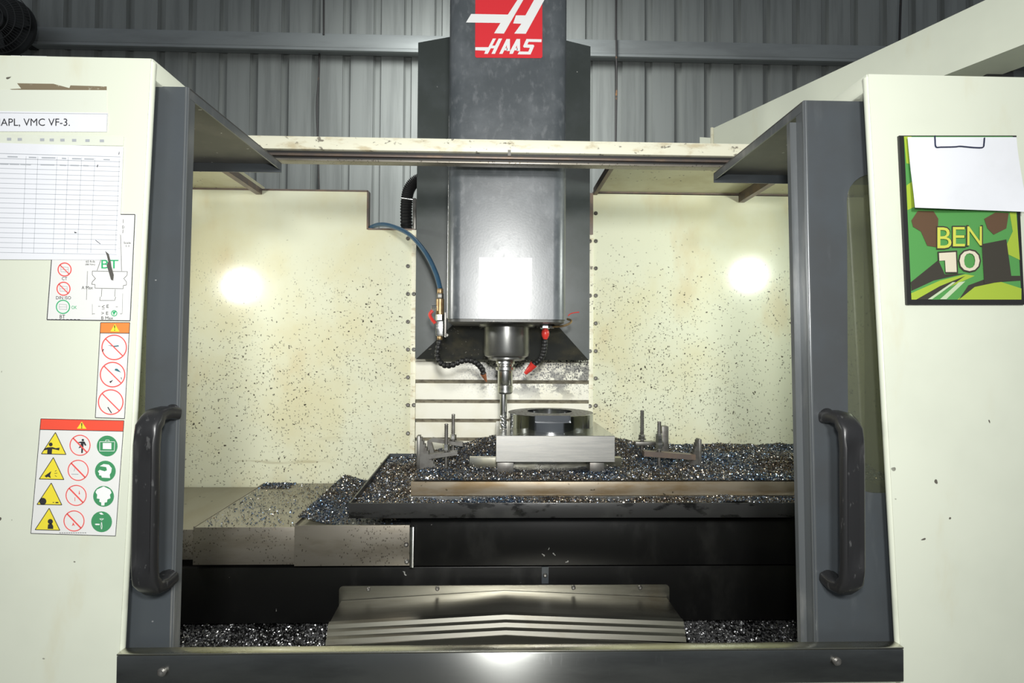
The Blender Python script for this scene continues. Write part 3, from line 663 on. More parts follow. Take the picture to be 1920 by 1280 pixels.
# conduit behind the column
cn = thing('cable_conduit', P(764, 436, 2.22), 'black corrugated cable conduit rising beside the column left of the spindle head', 'conduit')
MB().tube([P(763, 470, 2.2), P(762, 425, 2.2), P(762, 385, 2.2), P(766, 358, 2.2), P(778, 341, 2.2), P(796, 334, 2.2), P(830, 332, 2.2)], lambda i, n: .024 if i % 2 else .0205, 14, 14).build('tube', M['black_plain'], cn)
MB().box(P(774, 400, 2.16).x, P(781, 400, 2.16).x, 2.15, 2.19, P(775, 432, 2.16).z, P(775, 372, 2.16).z, .004).build('clamp', M['stud'], cn)
MB().tube([P(752, 372, 2.17), P(764, 373, 2.168), P(776, 374, 2.17)], .003, 6).build('cable_tie', M['steel'], cn)

# ------------------------------------------------------------------ table with chip tray
ZTAB = P(1000, 903, 1.58).z; YT0, YT1 = 1.58, 2.035
XT0 = P(770, 915, YT0).x; XT1 = XT0+1.2
ztr = P(1000, 942, 1.51).z; XR0 = P(657, 942, 1.51).x; XR1 = 1.28; YR0, YR1 = 1.51, 2.075
table = thing('machine_table', (.4, 1.8, ztr-.04), 'iron machine table in a dark chip tray, carrying the clamped steel block', 'table')
MB().box(XT0, XT1, YT0, YT1, ZTAB-.038, ZTAB, .0015).build('table_slab', M['table'], table)
MB().box(XT0-.004, XT1+.004, YT0-.006, YT1+.004, ZTAB-.050, ZTAB-.0385).build('table_foot', M['steel'], table)
zf = ztr-.040
MB().box(XR0, XR1, YR0, YR1, zf, zf+.004).build('tray_floor', M['tray'], table)
MB().box(XR0, XR1, YR0-.004, YR0, zf, ztr, .001).build('tray_front', M['tray'], table)
zbk = P(733, 850, YR1).z
MB().loft([[(XR0, YR0, zf), (XR0, YR0, ztr), (XR0-.004, YR0, ztr), (XR0-.004, YR0, zf)], [(XR0, YR1, zf), (XR0, YR1, zbk), (XR0-.004, YR1, zbk), (XR0-.004, YR1, zf)]]).build('tray_side', M['tray'], table)
MB().box(XR0, XR1, YR1-.004, YR1, zf, zbk-.0).build('tray_back', M['door'], table)

# workpiece
YWk = 1.66
bx0, bx1, bz0, bz1 = R(930, 817, 1153, 866, YWk); YWb = YWk+.345
wp = thing('steel_workpiece', ((bx0+bx1)/2, 1.83, bz0), 'square steel block with a polished round boss being milled under the spindle', 'workpiece')
MB().box(bx0, bx1, YWk, YWb, bz0, bz1, .0008, 1).build('block', M['block'], wp)
MB().box(bx0+.001, bx1-.001, YWk+.001, YWb-.001, bz1-.0005, bz1+.0006).build('milled_face', M['block_top'], wp)
dc = P(1032, 778, 1.828); dcx, dcy, dzt = dc.x, 1.828, P(1032, 772, 1.828).z; rd = .1385
def boolean(base, cutters):
    o = bpy.data.objects.new('base', base); COL.objects.link(o); cs = []
    for c in cutters:
        k = bpy.data.objects.new('cut', c); COL.objects.link(k); cs.append(k); md = o.modifiers.new('b', 'BOOLEAN'); md.operation = 'DIFFERENCE'; md.object = k; md.solver = 'EXACT'
    me = bpy.data.meshes.new_from_object(o.evaluated_get(bpy.context.evaluated_depsgraph_get()))
    for k in [o]+cs: bpy.data.objects.remove(k)
    return me
h_ = dzt-bz1
body = MB().lathe([(rd, bz1), (rd, dzt-.001), (rd-.001, dzt)], (dcx, dcy), 96).mesh()
nx0, nx1 = P(1004, 785, dcy-rd).x, P(1071, 785, dcy-rd).x
cut1 = MB().lathe([(.074, dzt-.022), (.074, dzt+.02)], (dcx, dcy+.027), 64).mesh()
cut2 = MB().box(nx0, nx1, dcy-rd-.02, dcy-rd+.030, bz1+.034, dzt+.02).mesh()
bm_ = boolean(body, [cut1, cut2]); finish(bm_, 30); 
bm_.materials.clear(); boss = link('round_boss', bm_, [M['boss'], M['boss_top']], wp)
for p_ in bm_.polygons: p_.material_index = 1 if (abs(p_.normal.z) > .9 and p_.center.z+WT[boss.name].z > dzt-.002) else 0
# parallels under the block
def parallel(px0, px1, y0, y1, z0, z1, m, label):
    a, b = P(px0, 870, y0).x, P(px1, 870, y0).x
    tag(MB().box(a, b, y0, y1, z0, z1, .0008).build('parallel_bar', M[m]), label, 'parallel bar', 'bars under the workpiece')
ZT2 = ZTAB
parallel(932, 963, YWk+.012, YWk+.14, ZT2, bz0-.004, 'stud', 'steel parallel bar under the left front corner of the block')
parallel(1106, 1133, YWk+.012, YWk+.14, ZT2, bz0-.004, 'stud', 'steel parallel bar under the right front corner of the block')
parallel(880, 1166, YWk+.075, YWk+.10, ZT2, bz0-.001, 'sill_lip', 'long pale parallel bar sticking out left under the block')

# step clamps
def stud(pxc, pyt, Y, parent, r, ynut, nh=8, nr=1.75):
    p = P(pxc, pyt, Y); zt = p.z
    n = 44; MB().tube([(p.x, Y, ZTAB+(zt-ZTAB)*k/n) for k in range(n+1)], lambda i, m_: r if i % 2 else r*.86, 10, smooth=False).build('threaded_stud', M['stud'], parent)
    z1, z0 = P(pxc, ynut, Y).z, P(pxc, ynut+nh, Y).z
    MB().lathe([(r*nr*.9, z0), (r*nr, z0+.001), (r*nr, z1-.001), (r*nr*.9, z1)], (p.x, Y), 6).build('nut', M['steel'], parent)
    MB().lathe([(r*nr*1.15, z0-.003), (r*nr*1.15, z0)], (p.x, Y), 20).build('washer', M['stud'], parent); return p.x, z0
def steps(x0, x1, Y0, Y1, z0, z1, up, n=7):
    """triangular step block with small teeth, tall end at x0 (up=1) or x1"""
    pts_ = []
    for k in range(n):
        f = k/n; xa, xb = x0+(x1-x0)*f, x0+(x1-x0)*(f+1/n); zt = z1-(z1-z0)*f; pts_ += [(xa, zt), (xb, zt)]
    pts_ += [(x1, z0), (x0, z0)]
    return MB().plate(pts_, Y0, Y1)
CG = 'step clamps holding the block'
# left front
Yc = 1.73; c = thing('step_clamp', P(815, 870, Yc), 'step clamp left of the block, front one with a tall triangular step block', 'clamp', CG)
x0, x1 = P(781, 850, Yc).x, P(812, 850, Yc).x
zt = P(784, 817, Yc).z
MB().box(x0, x0+.010, Yc-.002, Yc+.030, ZTAB, zt, .001).build('heel_post', M['stud'], c)
steps(x0+.010, x1+.012, Yc, Yc+.028, ZTAB, zt-.006, 1, 10).build('step_block', M['stud'], c)
q0, q1 = P(806, 853, Yc), P(858, 848, Yc)
MB().loft([[(q0.x, Yc-.012, q0.z-.010), (q0.x, Yc+.016, q0.z-.010), (q0.x, Yc+.016, q0.z+.004), (q0.x, Yc-.012, q0.z+.004)], [(q1.x, Yc-.012, q1.z-.006), (q1.x, Yc+.016, q1.z-.006), (q1.x, Yc+.016, q1.z+.006), (q1.x, Yc-.012, q1.z+.006)]]).build('strap', M['stud'], c)
stud(837, 794, Yc, c, .0062, 832, 11)
# left rear
Yc = 1.87; c = thing('step_clamp', P(830, 850, Yc), 'step clamp left of the block, rear one with an arched strap and taller stud', 'clamp', CG)
q0, q1 = P(804, 826, Yc), P(868, 830, Yc)
MB().loft([[(x, Yc-.014, z-.006), (x, Yc+.016, z-.006), (x, Yc+.016, z+.006), (x, Yc-.014, z+.006)] for x, z in ((q0.x, q0.z-.004), (q0.x+.012, q0.z+.004), (q1.x, q1.z-.004))]).build('strap', M['stud'], c)
MB().loft([[(q0.x-.004, Yc-.013, ZTAB), (q0.x+.028, Yc-.013, ZTAB), (q0.x+.028, Yc+.015, ZTAB), (q0.x-.004, Yc+.015, ZTAB)], [(q0.x-.004, Yc-.013, q0.z), (q0.x+.008, Yc-.013, q0.z), (q0.x+.008, Yc+.015, q0.z), (q0.x-.004, Yc+.015, q0.z)]]).build('step_block', M['stud'], c)
stud(850, 776, Yc, c, .0062, 814, 9)
# right front
Yc = 1.73; c = thing('step_clamp', P(1260, 870, Yc), 'front step clamp right of the block, brown strap sloping to a triangular step block', 'clamp', CG)
q0, q1 = P(1206, 848, Yc), P(1302, 855, Yc)
MB().loft([[(q0.x, Yc-.012, q0.z-.010), (q0.x, Yc+.016, q0.z-.010), (q0.x, Yc+.016, q0.z+.006), (q0.x, Yc-.012, q0.z+.006)], [(q1.x, Yc-.012, q1.z-.010), (q1.x, Yc+.016, q1.z-.010), (q1.x, Yc+.016, q1.z+.006), (q1.x, Yc-.012, q1.z+.006)]]).build('strap', M['strap'], c)
x0, x1 = P(1315, 850, Yc).x, P(1295, 850, Yc).x; zt = P(1312, 823, Yc).z
MB().box(x0-.008, x0, Yc-.004, Yc+.028, ZTAB, zt, .001).build('heel_post', M['stud'], c)
steps(x0-.008, x1-.008, Yc, Yc+.026, ZTAB, zt-.004, 1, 10).build('step_block', M['stud'], c)
stud(1236, 790, Yc, c, .0062, 813, 28, 1.7)
# right rear
Yc = 1.87; c = thing('step_clamp', P(1220, 850, Yc), 'step clamp right of the block, rear one with the tallest threaded stud', 'clamp', CG)
x0, x1, z0, z1 = R(1239, 798, 1251, 842, Yc+.02)
MB().box(x0, x1, Yc+.004, Yc+.034, ZTAB, z1, .001).build('heel_post', M['stud'], c)
steps(x0, x0-.030, Yc+.004, Yc+.03, ZTAB, z1-.02, 1, 8).build('step_block', M['stud'], c)
q0, q1 = P(1190, 826, Yc), P(1243, 823, Yc)
MB().box(q0.x, q1.x, Yc-.014, Yc+.014, q0.z-.014, q0.z-.002, .001).build('strap', M['stud'], c)
stud(1204, 769, Yc, c, .0066, 814, 8)

# ------------------------------------------------------------------ telescopic cover at the left of the table
tc = thing('telescopic_way_cover', (-.8, 1.8, CZ-.62), 'telescoping steel way cover left of the table, dusted with chips', 'way cover')
def tseg(pxl, xr, Y0, ytop, ybot, ends):
    xl_ = P(pxl, 1010, Y0).x; zt, zb_ = P(600, ytop, Y0).z, P(600, ybot, Y0).z
    zb2 = zt+.012
    f = MB().box(xl_, xr, Y0, Y0+.003, zb_, zt, .0008).build('cover_front', M['cover'], tc)
    MB().quadbox([(xl_, Y0+.001, zt), (xr, Y0+.001, zt), (xr, 2.108, zb2), (xl_, 2.108, zb2)], (0, 0, -.003)).build('cover_top', M['cover_top'], tc)
    if ends:
        MB().quadbox([(xl_, Y0+.001, zt+ends), (xl_, 2.108, zb2+ends), (xl_, 2.108, zb2-.07), (xl_, Y0+.001, zb_)], (.004, 0, 0)).build('cover_edge', M['cover'], tc)
    return xl_, zt, zb2, f
xg, zg, _, _ = tseg(100, P(372, 1010, 1.65).x, 1.65, 992, 1048, 0)
x1c, z1c, z1b, _ = tseg(362, P(566, 1010, 1.625).x, 1.625, 988, 1058, .002)
xe = P(768, 1010, 1.60).x
x2c, z2c, z2b, f2 = tseg(552, xe, 1.60, 985, 1061, .007)
bolt(762, 1020, 1.60, f2, .9); bolt(763, 1052, 1.60, f2, .9)

# ------------------------------------------------------------------ base, saddle, chip pan
base = thing('saddle_assembly', (0, 1.8, 0), 'oily black saddle front and base casting below the table', 'saddle')
x0, x1, z0, z1 = R(768, 985, 1500, 1060, 1.61)
MB().box(xe, XS-.02, 1.612, 2.06, z0, z1+.02, .002).build('saddle', M['black'], base)
MB().box(xe, xe+.012, 1.600, 1.612, z0, z1, .001).build('saddle_end_strip', M['sill'], base)
za, zb_ = P(900, 1062, 1.64).z, P(900, 1166, 1.64).z
MB().box(-XS+.01, XS-.01, 1.64, 2.09, zb_, za, .003).build('base_apron', M['black'], base)
MB().box(-XS+.01, XS-.01, 1.80, 2.05, .0, zb_-.001).build('base_foot', M['black'], base)
ZPAN = P(900, 1166, 1.66).z-.015
MB().box(-XS+.01, XS-.01, 1.05, 1.79, ZPAN-.01, ZPAN).build('chip_pan', M['black'], base)
p = P(1022, 1075, 1.638); MB().box(p.x-.010, p.x+.010, 1.636, 1.64, p.z-.028, p.z+.02).build('gib_cover', M['door'], base)
bolt(1022, 1078, 1.636, base, .8)

# ------------------------------------------------------------------ front way cover (stainless, ridged)
fw_ = thing('front_way_cover', P(945, 1207, 1.5), 'ridged stainless way cover below the table, peaked in the middle', 'way cover')
Yb_, Yf_ = 1.60, 1.475
pa = [P(635, 1165, Yb_), P(1255, 1165, Yb_), P(1255, 1097, Yb_)]
bx = rrect(pa[0].x, pa[1].x, pa[0].z, P(945, 1097, Yb_).z, .012)
bpk = MB().plate(bx, Yb_, Yb_+.004).build('back_plate', M['stain'], fw_)
for x, y in ((691, 1104), (820, 1103), (1075, 1101), (1200, 1101)): bolt(x, y, Yb_, bpk, .8)
def gable(name, pl, pc, pr, ql, qc, qr, th_, m, parent):
    a = [P(*pl), P(*pc), P(*pr)]; b_ = [P(*ql), P(*qc), P(*qr)]
    dn = Vector((0, 0, -th_)); mb = MB()
    mb.loft([[a[i], b_[i], b_[i]+dn, a[i]+dn] for i in range(3)]); return mb.build(name, m, parent, 20)
gable('cover_roof', (640, 1126, Yb_-.002), (945, 1107, Yb_-.002), (1250, 1120, Yb_-.002), (616, 1171, Yf_), (948, 1151, Yf_), (1281, 1164, Yf_), .002, M['stain'], fw_)
for k in range(3):
    Y_ = Yf_-.004-k*.016; dy = k*14; hgt = .021
    a = [(615-k*2, 1171+dy, Y_), (948, 1152+dy*1.05, Y_), (1282+k*2, 1165+dy, Y_)]
    pl, pc, pr = [P(*q) for q in a]; up = Vector((0, .012, .0025)); dn = Vector((0, -.004, -.012)); dn2 = Vector((0, .004, -.017))
    mb = MB(); mb.loft([[q+up, q, q+dn, q+dn2, q+dn2+Vector((0, .006, 0)), q+up+Vector((0, 0, -.004))] for q in (pl, pc, pr)])
    mb.build('cover_rib', M['stain'], fw_, 20)
pl, pc, pr = P(608, 1212, 1.418), P(948, 1191, 1.418), P(1290, 1208, 1.418)
MB().loft([[q, q+Vector((0, -.002, -.06)), q+Vector((0, .004, -.06)), q+Vector((0, .004, 0))] for q in (pl, pc, pr)]).build('cover_skirt', M['stain'], fw_, 20)

# ------------------------------------------------------------------ chips
def wob(x, y): return .5*np.sin(x*37+y*21)+.3*np.sin(x*83-y*59+1)+.3*np.sin(x*151+y*131+2)
def chips(name, label, n, region, hfun, size, m, bed=None, keep=None):
    x0, x1, y0, y1 = region
    x = RNG.uniform(x0, x1, n); y = RNG.uniform(y0, y1, n)
    if keep is not None: k = keep(x, y); x, y = x[k], y[k]
    n = len(x); z = hfun(x, y)
    s_ = size*RNG.uniform(.5, 1.5, n); W = s_*RNG.uniform(.35, .75, n); H = s_*RNG.uniform(.1, .45, n)
    t = np.zeros((n, 6, 3)); 
    for i, (a, b, c) in enumerate(((-.5, -.5, 0), (-.5, .5, 0), (0, -.5, 1), (0, .5, 1), (.5, -.5, 0), (.5, .5, 0))):
        t[:, i, 0] = a*s_; t[:, i, 1] = b*W; t[:, i, 2] = c*H
    q = RNG.normal(size=(n, 4)); q[:, 3] += 0; q /= np.linalg.norm(q, axis=1)[:, None]
    a, b, c, d = q.T
    Rm = np.stack([np.stack([1-2*(c*c+d*d), 2*(b*c-a*d), 2*(b*d+a*c)], -1), np.stack([2*(b*c+a*d), 1-2*(b*b+d*d), 2*(c*d-a*b)], -1), np.stack([2*(b*d-a*c), 2*(c*d+a*b), 1-2*(b*b+c*c)], -1)], 1)
    V = np.einsum('nij,nkj->nki', Rm, t)+np.stack([x, y, z+s_*.35], -1)[:, None, :]
    V = V.reshape(-1, 3); base_i = (np.arange(n)*6)[:, None]
    Fc = np.concatenate([base_i+np.array([[0, 2, 3, 1]]), base_i+np.array([[2, 4, 5, 3]])], 0)
    mi = np.zeros(len(Fc), int); nv = len(V)
    if bed:
        gx, gy = bed; X, Y_ = np.meshgrid(np.linspace(x0, x1, gx), np.linspace(y0, y1, gy)); Z = hfun(X.ravel(), Y_.ravel())
        V = np.concatenate([V, np.stack([X.ravel(), Y_.ravel(), Z], -1)])
        i, j = np.meshgrid(np.arange(gx-1), np.arange(gy-1)); a = (j*gx+i).ravel()+nv
        Fc = np.concatenate([Fc, np.stack([a, a+1, a+gx+1, a+gx], -1)]); mi = np.concatenate([mi, np.ones(len(a), int)])
    me = bpy.data.meshes.new(name); me.from_pydata(V.tolist(), [], Fc.tolist())
    o = link(name, me, [m, M['chip_base']]); me.polygons.foreach_set('material_index', mi.astype(np.int32))
    tag(o, label, 'metal chips', None, 'stuff'); return o
def sm(a, lo, hi): t = np.clip((a-lo)/(hi-lo), 0, 1); return t*t*(3-2*t)
def h_table(x, y):
    t = (y-YT0)/(YT1-YT0)
    mound = np.exp(-((x-.20)/.30)**4)*sm(t, .42, .85)*.052
    return ZTAB+.004+.012*sm(t, .1, .7)*sm(x, XT0-.05, XT0+.25)+mound+.010*sm(x, .35, .7)*sm(t, .0, .4)+.004*wob(x*.7, y*.7)*sm(t, 0, .25)
chips('chip_heap', 'heap of blue and straw coloured steel chips covering the table', 60000, (XT0+.002, 1.17, YT0+.001, YT1+.03), h_table, .0046, M['chip'], (120, 50),
      lambda x, y: ~((x > bx0+.004) & (x < bx1-.004) & (y > YWk+.03) & (y < YWb-.01)))
def h_left(x, y): t = (y-YR0)/(YR1-YR0); return ztr-.014+.030*sm(t, .1, 1)+.012*sm(x, XR0+.03, XT0)+.003*wob(x, y)
chips('chip_heap', 'heap of blue steel chips filling the left end of the tray', 17000, (XR0+.002, XT0-.002, YR0+.002, YR1-.006), h_left, .0046, M['chip'], (20, 50))
def h_front(x, y): return ztr-.006+.006*wob(x*.35, y*.2)+.006*sm(x, .5, .8)
chips('chip_strip', 'thin strip of steel chips along the front of the tray before the table edge', 13000, (XT0, 1.17, YR0+.002, YT0-.008), h_front, .0045, M['chip'], (160, 6))
def h_cover(zt, zb2, Y0): return lambda x, y: zt+(zb2-zt)*(y-Y0)/(2.108-Y0)+.0005
den = lambda x, y: RNG.uniform(0, 1, len(x)) < .30+.5*np.clip(wob(x*.8, y*.8), 0, 1)**2
chips('loose_chips', 'loose chips scattered over the wide top of the way cover', 3800, (x1c+.01, x2c-.002, 1.63, 2.10), h_cover(z1c, z1b, 1.625), .0040, M['chip'], None, den)
chips('loose_chips', 'pile of chips along the back edge of the way cover', 900, (x1c+.01, x1c+.12, 2.03, 2.105), h_cover(z1c, z1b, 1.625), .005, M['chip'])
f2h = h_cover(z2c, z2b, 1.60)
chips('loose_chips', 'bank of blue chips in the gutter of the way cover beside the tray', 9500, (x2c+.006, xe, 1.605, 2.09), lambda x, y: f2h(x, y)+.022*sm(x, x2c+.11, x2c+.0), .0045, M['chip'], (16, 30),
      lambda x, y: RNG.uniform(0, 1, len(x)) < .15+.95*sm(x, x2c+.15, x2c+.06))
h_pan = lambda x, y: ZPAN+.004+.006*wob(x*.6, y)
kp = lambda x, y: RNG.uniform(0, 1, len(x)) < .35+.65*np.clip(wob(x*.5, y*.3)+.4, 0, 1)
chips('pan_chips', 'dull chips lying in the chip pan below the left door', 9000, (-.95, P(618, 1190, 1.6).x, 1.50, 1.69), h_pan, .0045, M['chip_grey'], None, kp)
chips('pan_chips', 'pale chips lying in the chip pan below the right door', 10000, (P(1283, 1190, 1.6).x, .92, 1.50, 1.69), h_pan, .0052, M['chip_grey'], None, kp)

# ------------------------------------------------------------------ papers and stickers on the left front panel
def sheet(name, px, Y, th_, m, label, cat, parent=None):
    q = [P(x, y, Y) for x, y in px]; return tag(MB().quadbox(q, (0, th_, 0)).build(name, m, parent, 0), label, cat)
YS = YF-.0016
tape = sheet('clear_film', [(-60, 168), (200, 169), (201, 247), (-60, 247)], YF-.0006, .0006, M['film'], 'yellowed clear film strip above the title paper on the left front panel', 'film')
rs = Print(YF-.0004); rs.poly([(32, 156), (100, 157), (130, 165), (132, 160), (200, 162), (200, 169), (42, 169)]); rs.poly([(18, 167), (40, 166), (42, 169), (30, 170)]); rs.poly([(-5, 184), (14, 182), (15, 176), (22, 182), (30, 185), (52, 186), (-5, 185)])
tag(rs.build('tape_residue', M['residue']), 'brown torn tape residue at the top of the left front panel', 'residue')
tp = sheet('title_paper', [(-60, 207), (202, 212), (200, 247), (-60, 246)], YS, .0008, M['paper'], 'narrow white paper strip with printed machine title on the left front panel', 'paper')
pr_ = Print(YS-.0005); pr_.text('IAPL, VMC VF-3.', -2, 222, 131, 238); pr_.build('lettering', M['ink'], tp)
Print(YS-.0004).path([(-50, 211), (201, 213.5)], .8).path([(201, 213), (200, 246)], .6).build('border_line', M['grey_ink'], tp)
pw = sheet('sheet_protector', [(-60, 250), (232, 256), (231, 273), (-60, 270)], YS, .0008, M['film'], 'folded top flap of the plastic sleeve above the log sheet', 'film')
pr_ = Print(YS-.0004)
for x in (13, 33, 75, 93, 113, 135, 160, 187): pr_.rect(x, 258+x*.018, x+8, 263+x*.018)
pr_.build('show_through', M['pale_ink'], pw)
lg = sheet('log_sheet', [(-60, 266), (231, 275), (222, 487), (-60, 486)], YS-.0012, .0008, M['paper'], 'large white log sheet with a printed grid on the left front panel', 'paper')
pr_ = Print(YS-.0017)
for k in range(21):
    y = 288+k*9.3; pr_.line((-50, y-2), (226-k*.35, y+6-k*.15), .7 if k > 2 else .9)
for x in (49, 71, 107, 128, 153, 178, 224): pr_.line((x, 292+x*.02), (x-8, 474), .6)
pr_.build('grid_lines', M['pale_ink'], lg)
pr_ = Print(YS-.0018)
for x, w_ in ((14, 19), (54, 14), (78, 26), (116, 8), (135, 17), (158, 18), (194, 12)): pr_.line((x, 293+x*.03), (x+w_, 293.5+x*.03), 2)
for x, w_ in ((0, 16), (18, 18), (38, 20), (76, 26), (112, 12), (132, 16), (156, 10)): pr_.line((x, 307+x*.02), (x+w_, 307.5+x*.02), 2.2)
pr_.build('faint_writing', M['pale_ink'], lg)
pr_ = Print(YS-.0019).poly([(224, 284), (223.5, 289), (222, 290), (223, 285)]).poly([(183, 308), (184, 309), (182.5, 314), (181.5, 312)]).poly([(139, 434), (145, 436), (140, 437)]).line((179, 450), (188, 457), 1).build('ink_marks', M['ink'], lg)

def frame(prn, c, w_): prn.path(list(c), w_, True)
# tool-holder sticker
c = [(102, 400), (254, 401), (245, 602), (87, 600)]
s1_ = sheet('tool_sticker', c, YF-.0012, .0008, M['sticker'], 'white sticker with tool holder drawing half under the log sheet', 'sticker')
Yp = YF-.0016
b_ = Print(Yp); frame(b_, [(x+(1 if x < 200 else -1), y+(1 if y < 500 else -1)) for x, y in c], 1.5)
b_.path([(226, 440), (228, 508)], .8).path([(189, 487), (182, 507)], .8)
b_.path([(173, 508), (239, 509), (238, 516), (232, 522), (237, 528), (237, 534), (231, 535), (231, 541), (178, 540), (178, 533), (172, 533), (173, 528), (179, 522), (173, 515)], .8, True)
b_.path([(191, 541), (190, 556)], .7).path([(216, 542), (215, 556)], .7).path([(188, 556), (187, 563), (215, 563), (217, 556)], .7).path([(164, 508), (162, 562)], .6).path([(173, 570), (173, 590)], .4).path([(230, 550), (229, 588)], .4)
b_.text('CT', 116, 519, 126, 525).text('DIN ISO', 105, 555, 133, 561).text('BT', 112, 590, 122, 597).text('A Max', 153, 536, 174, 542).text('B Max', 190, 593, 212, 599).text('E', 200, 571, 204, 577).text('> E', 190, 584, 203, 590).text('D', 229, 423, 233, 428)
b_.path([(196, 572), (191, 575), (196, 577)], .8).line((191, 579), (196, 579), .7).text('Scale', 232, 453, 245, 457).text('1:1', 236, 459, 242, 463).text('65 ft-lb', 161, 488, 178, 492).text('(88 Nm)', 160, 494, 178, 498)
b_.line((231, 411), (231, 418), .8).line((231, 430), (230, 437), .8).line((184, 574), (188, 574), .7).line((217, 575), (221, 575), .7).line((173, 588), (178, 588), .7).line((225, 588), (229, 588), .7)
for k in range(9): b_.line((89+k*7, 598.4), (94+k*7, 598.6), .7)
b_.build('black_print', M['ink'], s1_)
for cx, cy in ((121, 505), (119, 541)): Print(Yp-.0003).ring(cx, cy, 11.2, 13.2).line((cx-8.5, cy-8.5), (cx+8.5, cy+8.5), 1.8).build('prohibition_circle', M['red_ink'], s1_)
Print(Yp-.0003).ring(118, 575, 11.5, 13.3).build('approval_circle', M['bright_green_ink'], s1_)
Print(Yp-.0003).text('BT', 190, 487, 222, 503).build('green_lettering', M['bright_green_ink'], s1_)
Print(Yp-.0003).text('OK', 134, 573, 144, 579).build('green_lettering', M['bright_green_ink'], s1_)
Print(Yp-.0003).ring(214, 587, 4.4, 5.8).poly([(211, 584), (218, 583), (213, 591)]).build('green_emblem', M['bright_green_ink'], s1_)
for cx, cy in ((121, 505), (119, 541), (118, 575)): Print(Yp-.0002).path([(cx-7, cy-5), (cx+7, cy-4), (cx+7, cy+5), (cx-7, cy+4)], .7, True).line((cx-7, cy), (cx+7, cy), .6).build('tool_outline', M['grey_ink'], s1_)
sc_ = Print(YS-.0022); sc_.poly([(197, 470), (204, 476), (207, 488), (209, 500), (213, 515), (212, 525), (208, 524), (204, 510), (200, 497), (203, 490), (200, 478)])
tag(sc_.build('smudge', M['smear']), 'dark grey smear across the log sheet edge and tool sticker', 'smear')

# prohibition sticker
c = [(188, 604), (244, 604), (234, 785), (178, 783)]
s2_ = sheet('prohibition_sticker', c, YF-.0012, .0008, M['sticker'], 'narrow white sticker with orange band and three red prohibition circles', 'sticker')
Print(Yp).poly([(188.5, 604.5), (243.5, 604.5), (242.5, 624), (187.5, 623.5)]).build('orange_band', M['orange_ink'], s2_)
b_ = Print(Yp-.0003); frame(b_, [(188.6, 604.6), (243.3, 604.6), (233.4, 784.4), (178.6, 782.6)], 1.1); b_.line((187.5, 624), (242.5, 624.5), 1.1)
b_.poly([(205, 715), (212, 712), (207, 718)]).line((202, 763), (209, 774), 1.8).line((192, 659), (194, 654), 1.4).line((228, 711), (227, 707), 1)
b_.poly([(213.9, 610), (216, 610), (215.5, 616), (214.4, 616)]).disc(215, 618.7, 1).build('black_print', M['ink'], s2_)
Print(Yp-.0002).poly([(215.5, 607), (224, 621.5), (207, 621)]).build('warning_triangle', M['yellow_ink'], s2_)
for cx, cy in ((214, 651), (211, 702), (207.5, 753.5)): Print(Yp-.0003).ring(cx, cy, 22, 24).line((cx-15.5, cy-15.5), (cx+15.5, cy+15.5), 2.1).build('prohibition_circle', M['red_ink'], s2_)
Print(Yp-.0002).poly([(202, 647), (214, 648), (222, 647), (223, 649), (214, 650)]).poly([(216, 691), (220, 691), (227, 698), (215, 694)]).build('teal_print', M['teal_ink'], s2_)

# safety pictogram sticker
c = [(76, 784), (233, 788), (217, 1005), (57, 1000)]
s3_ = sheet('safety_sticker', c, YF-.0012, .0008, M['sticker'], 'white safety sticker with red band and twelve yellow, red and green pictograms', 'sticker')
Print(Yp).poly([(76.5, 785), (232.5, 788.5), (231, 808), (74.5, 805)]).build('red_band', M['scarlet_ink'], s3_)
zx = lambda x: 40+x*.19535
zy = lambda y: 770+y*.19531
Z = lambda l: [(zx(a), zy(b)) for a, b in l]
Print(Yp-.0002).poly(Z([(580, 103), (625, 172), (533, 170)])).build('alert_triangle', M['yellow_ink'], s3_)
b_ = Print(Yp-.0004).poly(Z([(574, 118), (585, 118), (582, 155), (576, 155)])).disc(zx(579), zy(163), 1)
frame(b_, [(76.5, 784.8), (232.4, 788.4), (216.6, 1004.4), (57.6, 999.6)], 1.0); b_.line((74.5, 805), (231, 808.3), 1)
for k in range(12): b_.line((zx(365+k*22), zy(1170)), (zx(380+k*22), zy(1171)), .9)
b_.build('border', M['ink'], s3_)
sym = [Print(Yp-.0004) for _ in range(4)]
sym[0].disc(zx(282), zy(322), 3.6).poly(Z([(250, 350), (300, 348), (330, 358), (368, 352), (362, 380), (330, 372), (296, 366), (292, 412), (248, 412), (250, 372), (215, 380), (222, 362)]))
sym[1].poly(Z([(222, 625), (288, 578), (275, 615), (283, 645), (255, 632), (240, 640)]))
for a, b in (((322, 580), (338, 572)), ((318, 600), (345, 598)), ((322, 620), (340, 632))): sym[1].line(*Z([a, b]), .9)
sym[2].disc(zx(206), zy(868), 6.6).rect(zx(300), zy(876), zx(316), zy(882)).rect(zx(328), zy(874), zx(356), zy(886))
sym[3].disc(zx(278), zy(1062), 4.8).poly(Z([(256, 1090), (290, 1078), (306, 1106), (306, 1134), (252, 1132)]))
for t3, sy in zip(([(327, 207), (428, 418), (192, 412)], [(307, 448), (408, 659), (172, 654)], [(287, 692), (388, 902), (150, 898)], [(267, 934), (369, 1146), (132, 1140)]), sym):
    t3 = Z(t3); o = Print(Yp-.0002).poly(t3).build('warning_triangle', M['yellow_ink'], s3_); frame(sy, t3, 1.3); sy.build('symbol', M['ink'], o)
rs_ = []
for cx, cy in ((563, 330), (545, 570), (525, 811), (505, 1056)):
    q = Print(Yp-.0005).ring(zx(cx), zy(cy), 18, 19.7).line((zx(cx-66), zy(cy-68)), (zx(cx+66), zy(cy+68)), 2.6); rs_.append(q.build('prohibition_circle', M['red_ink'], s3_))
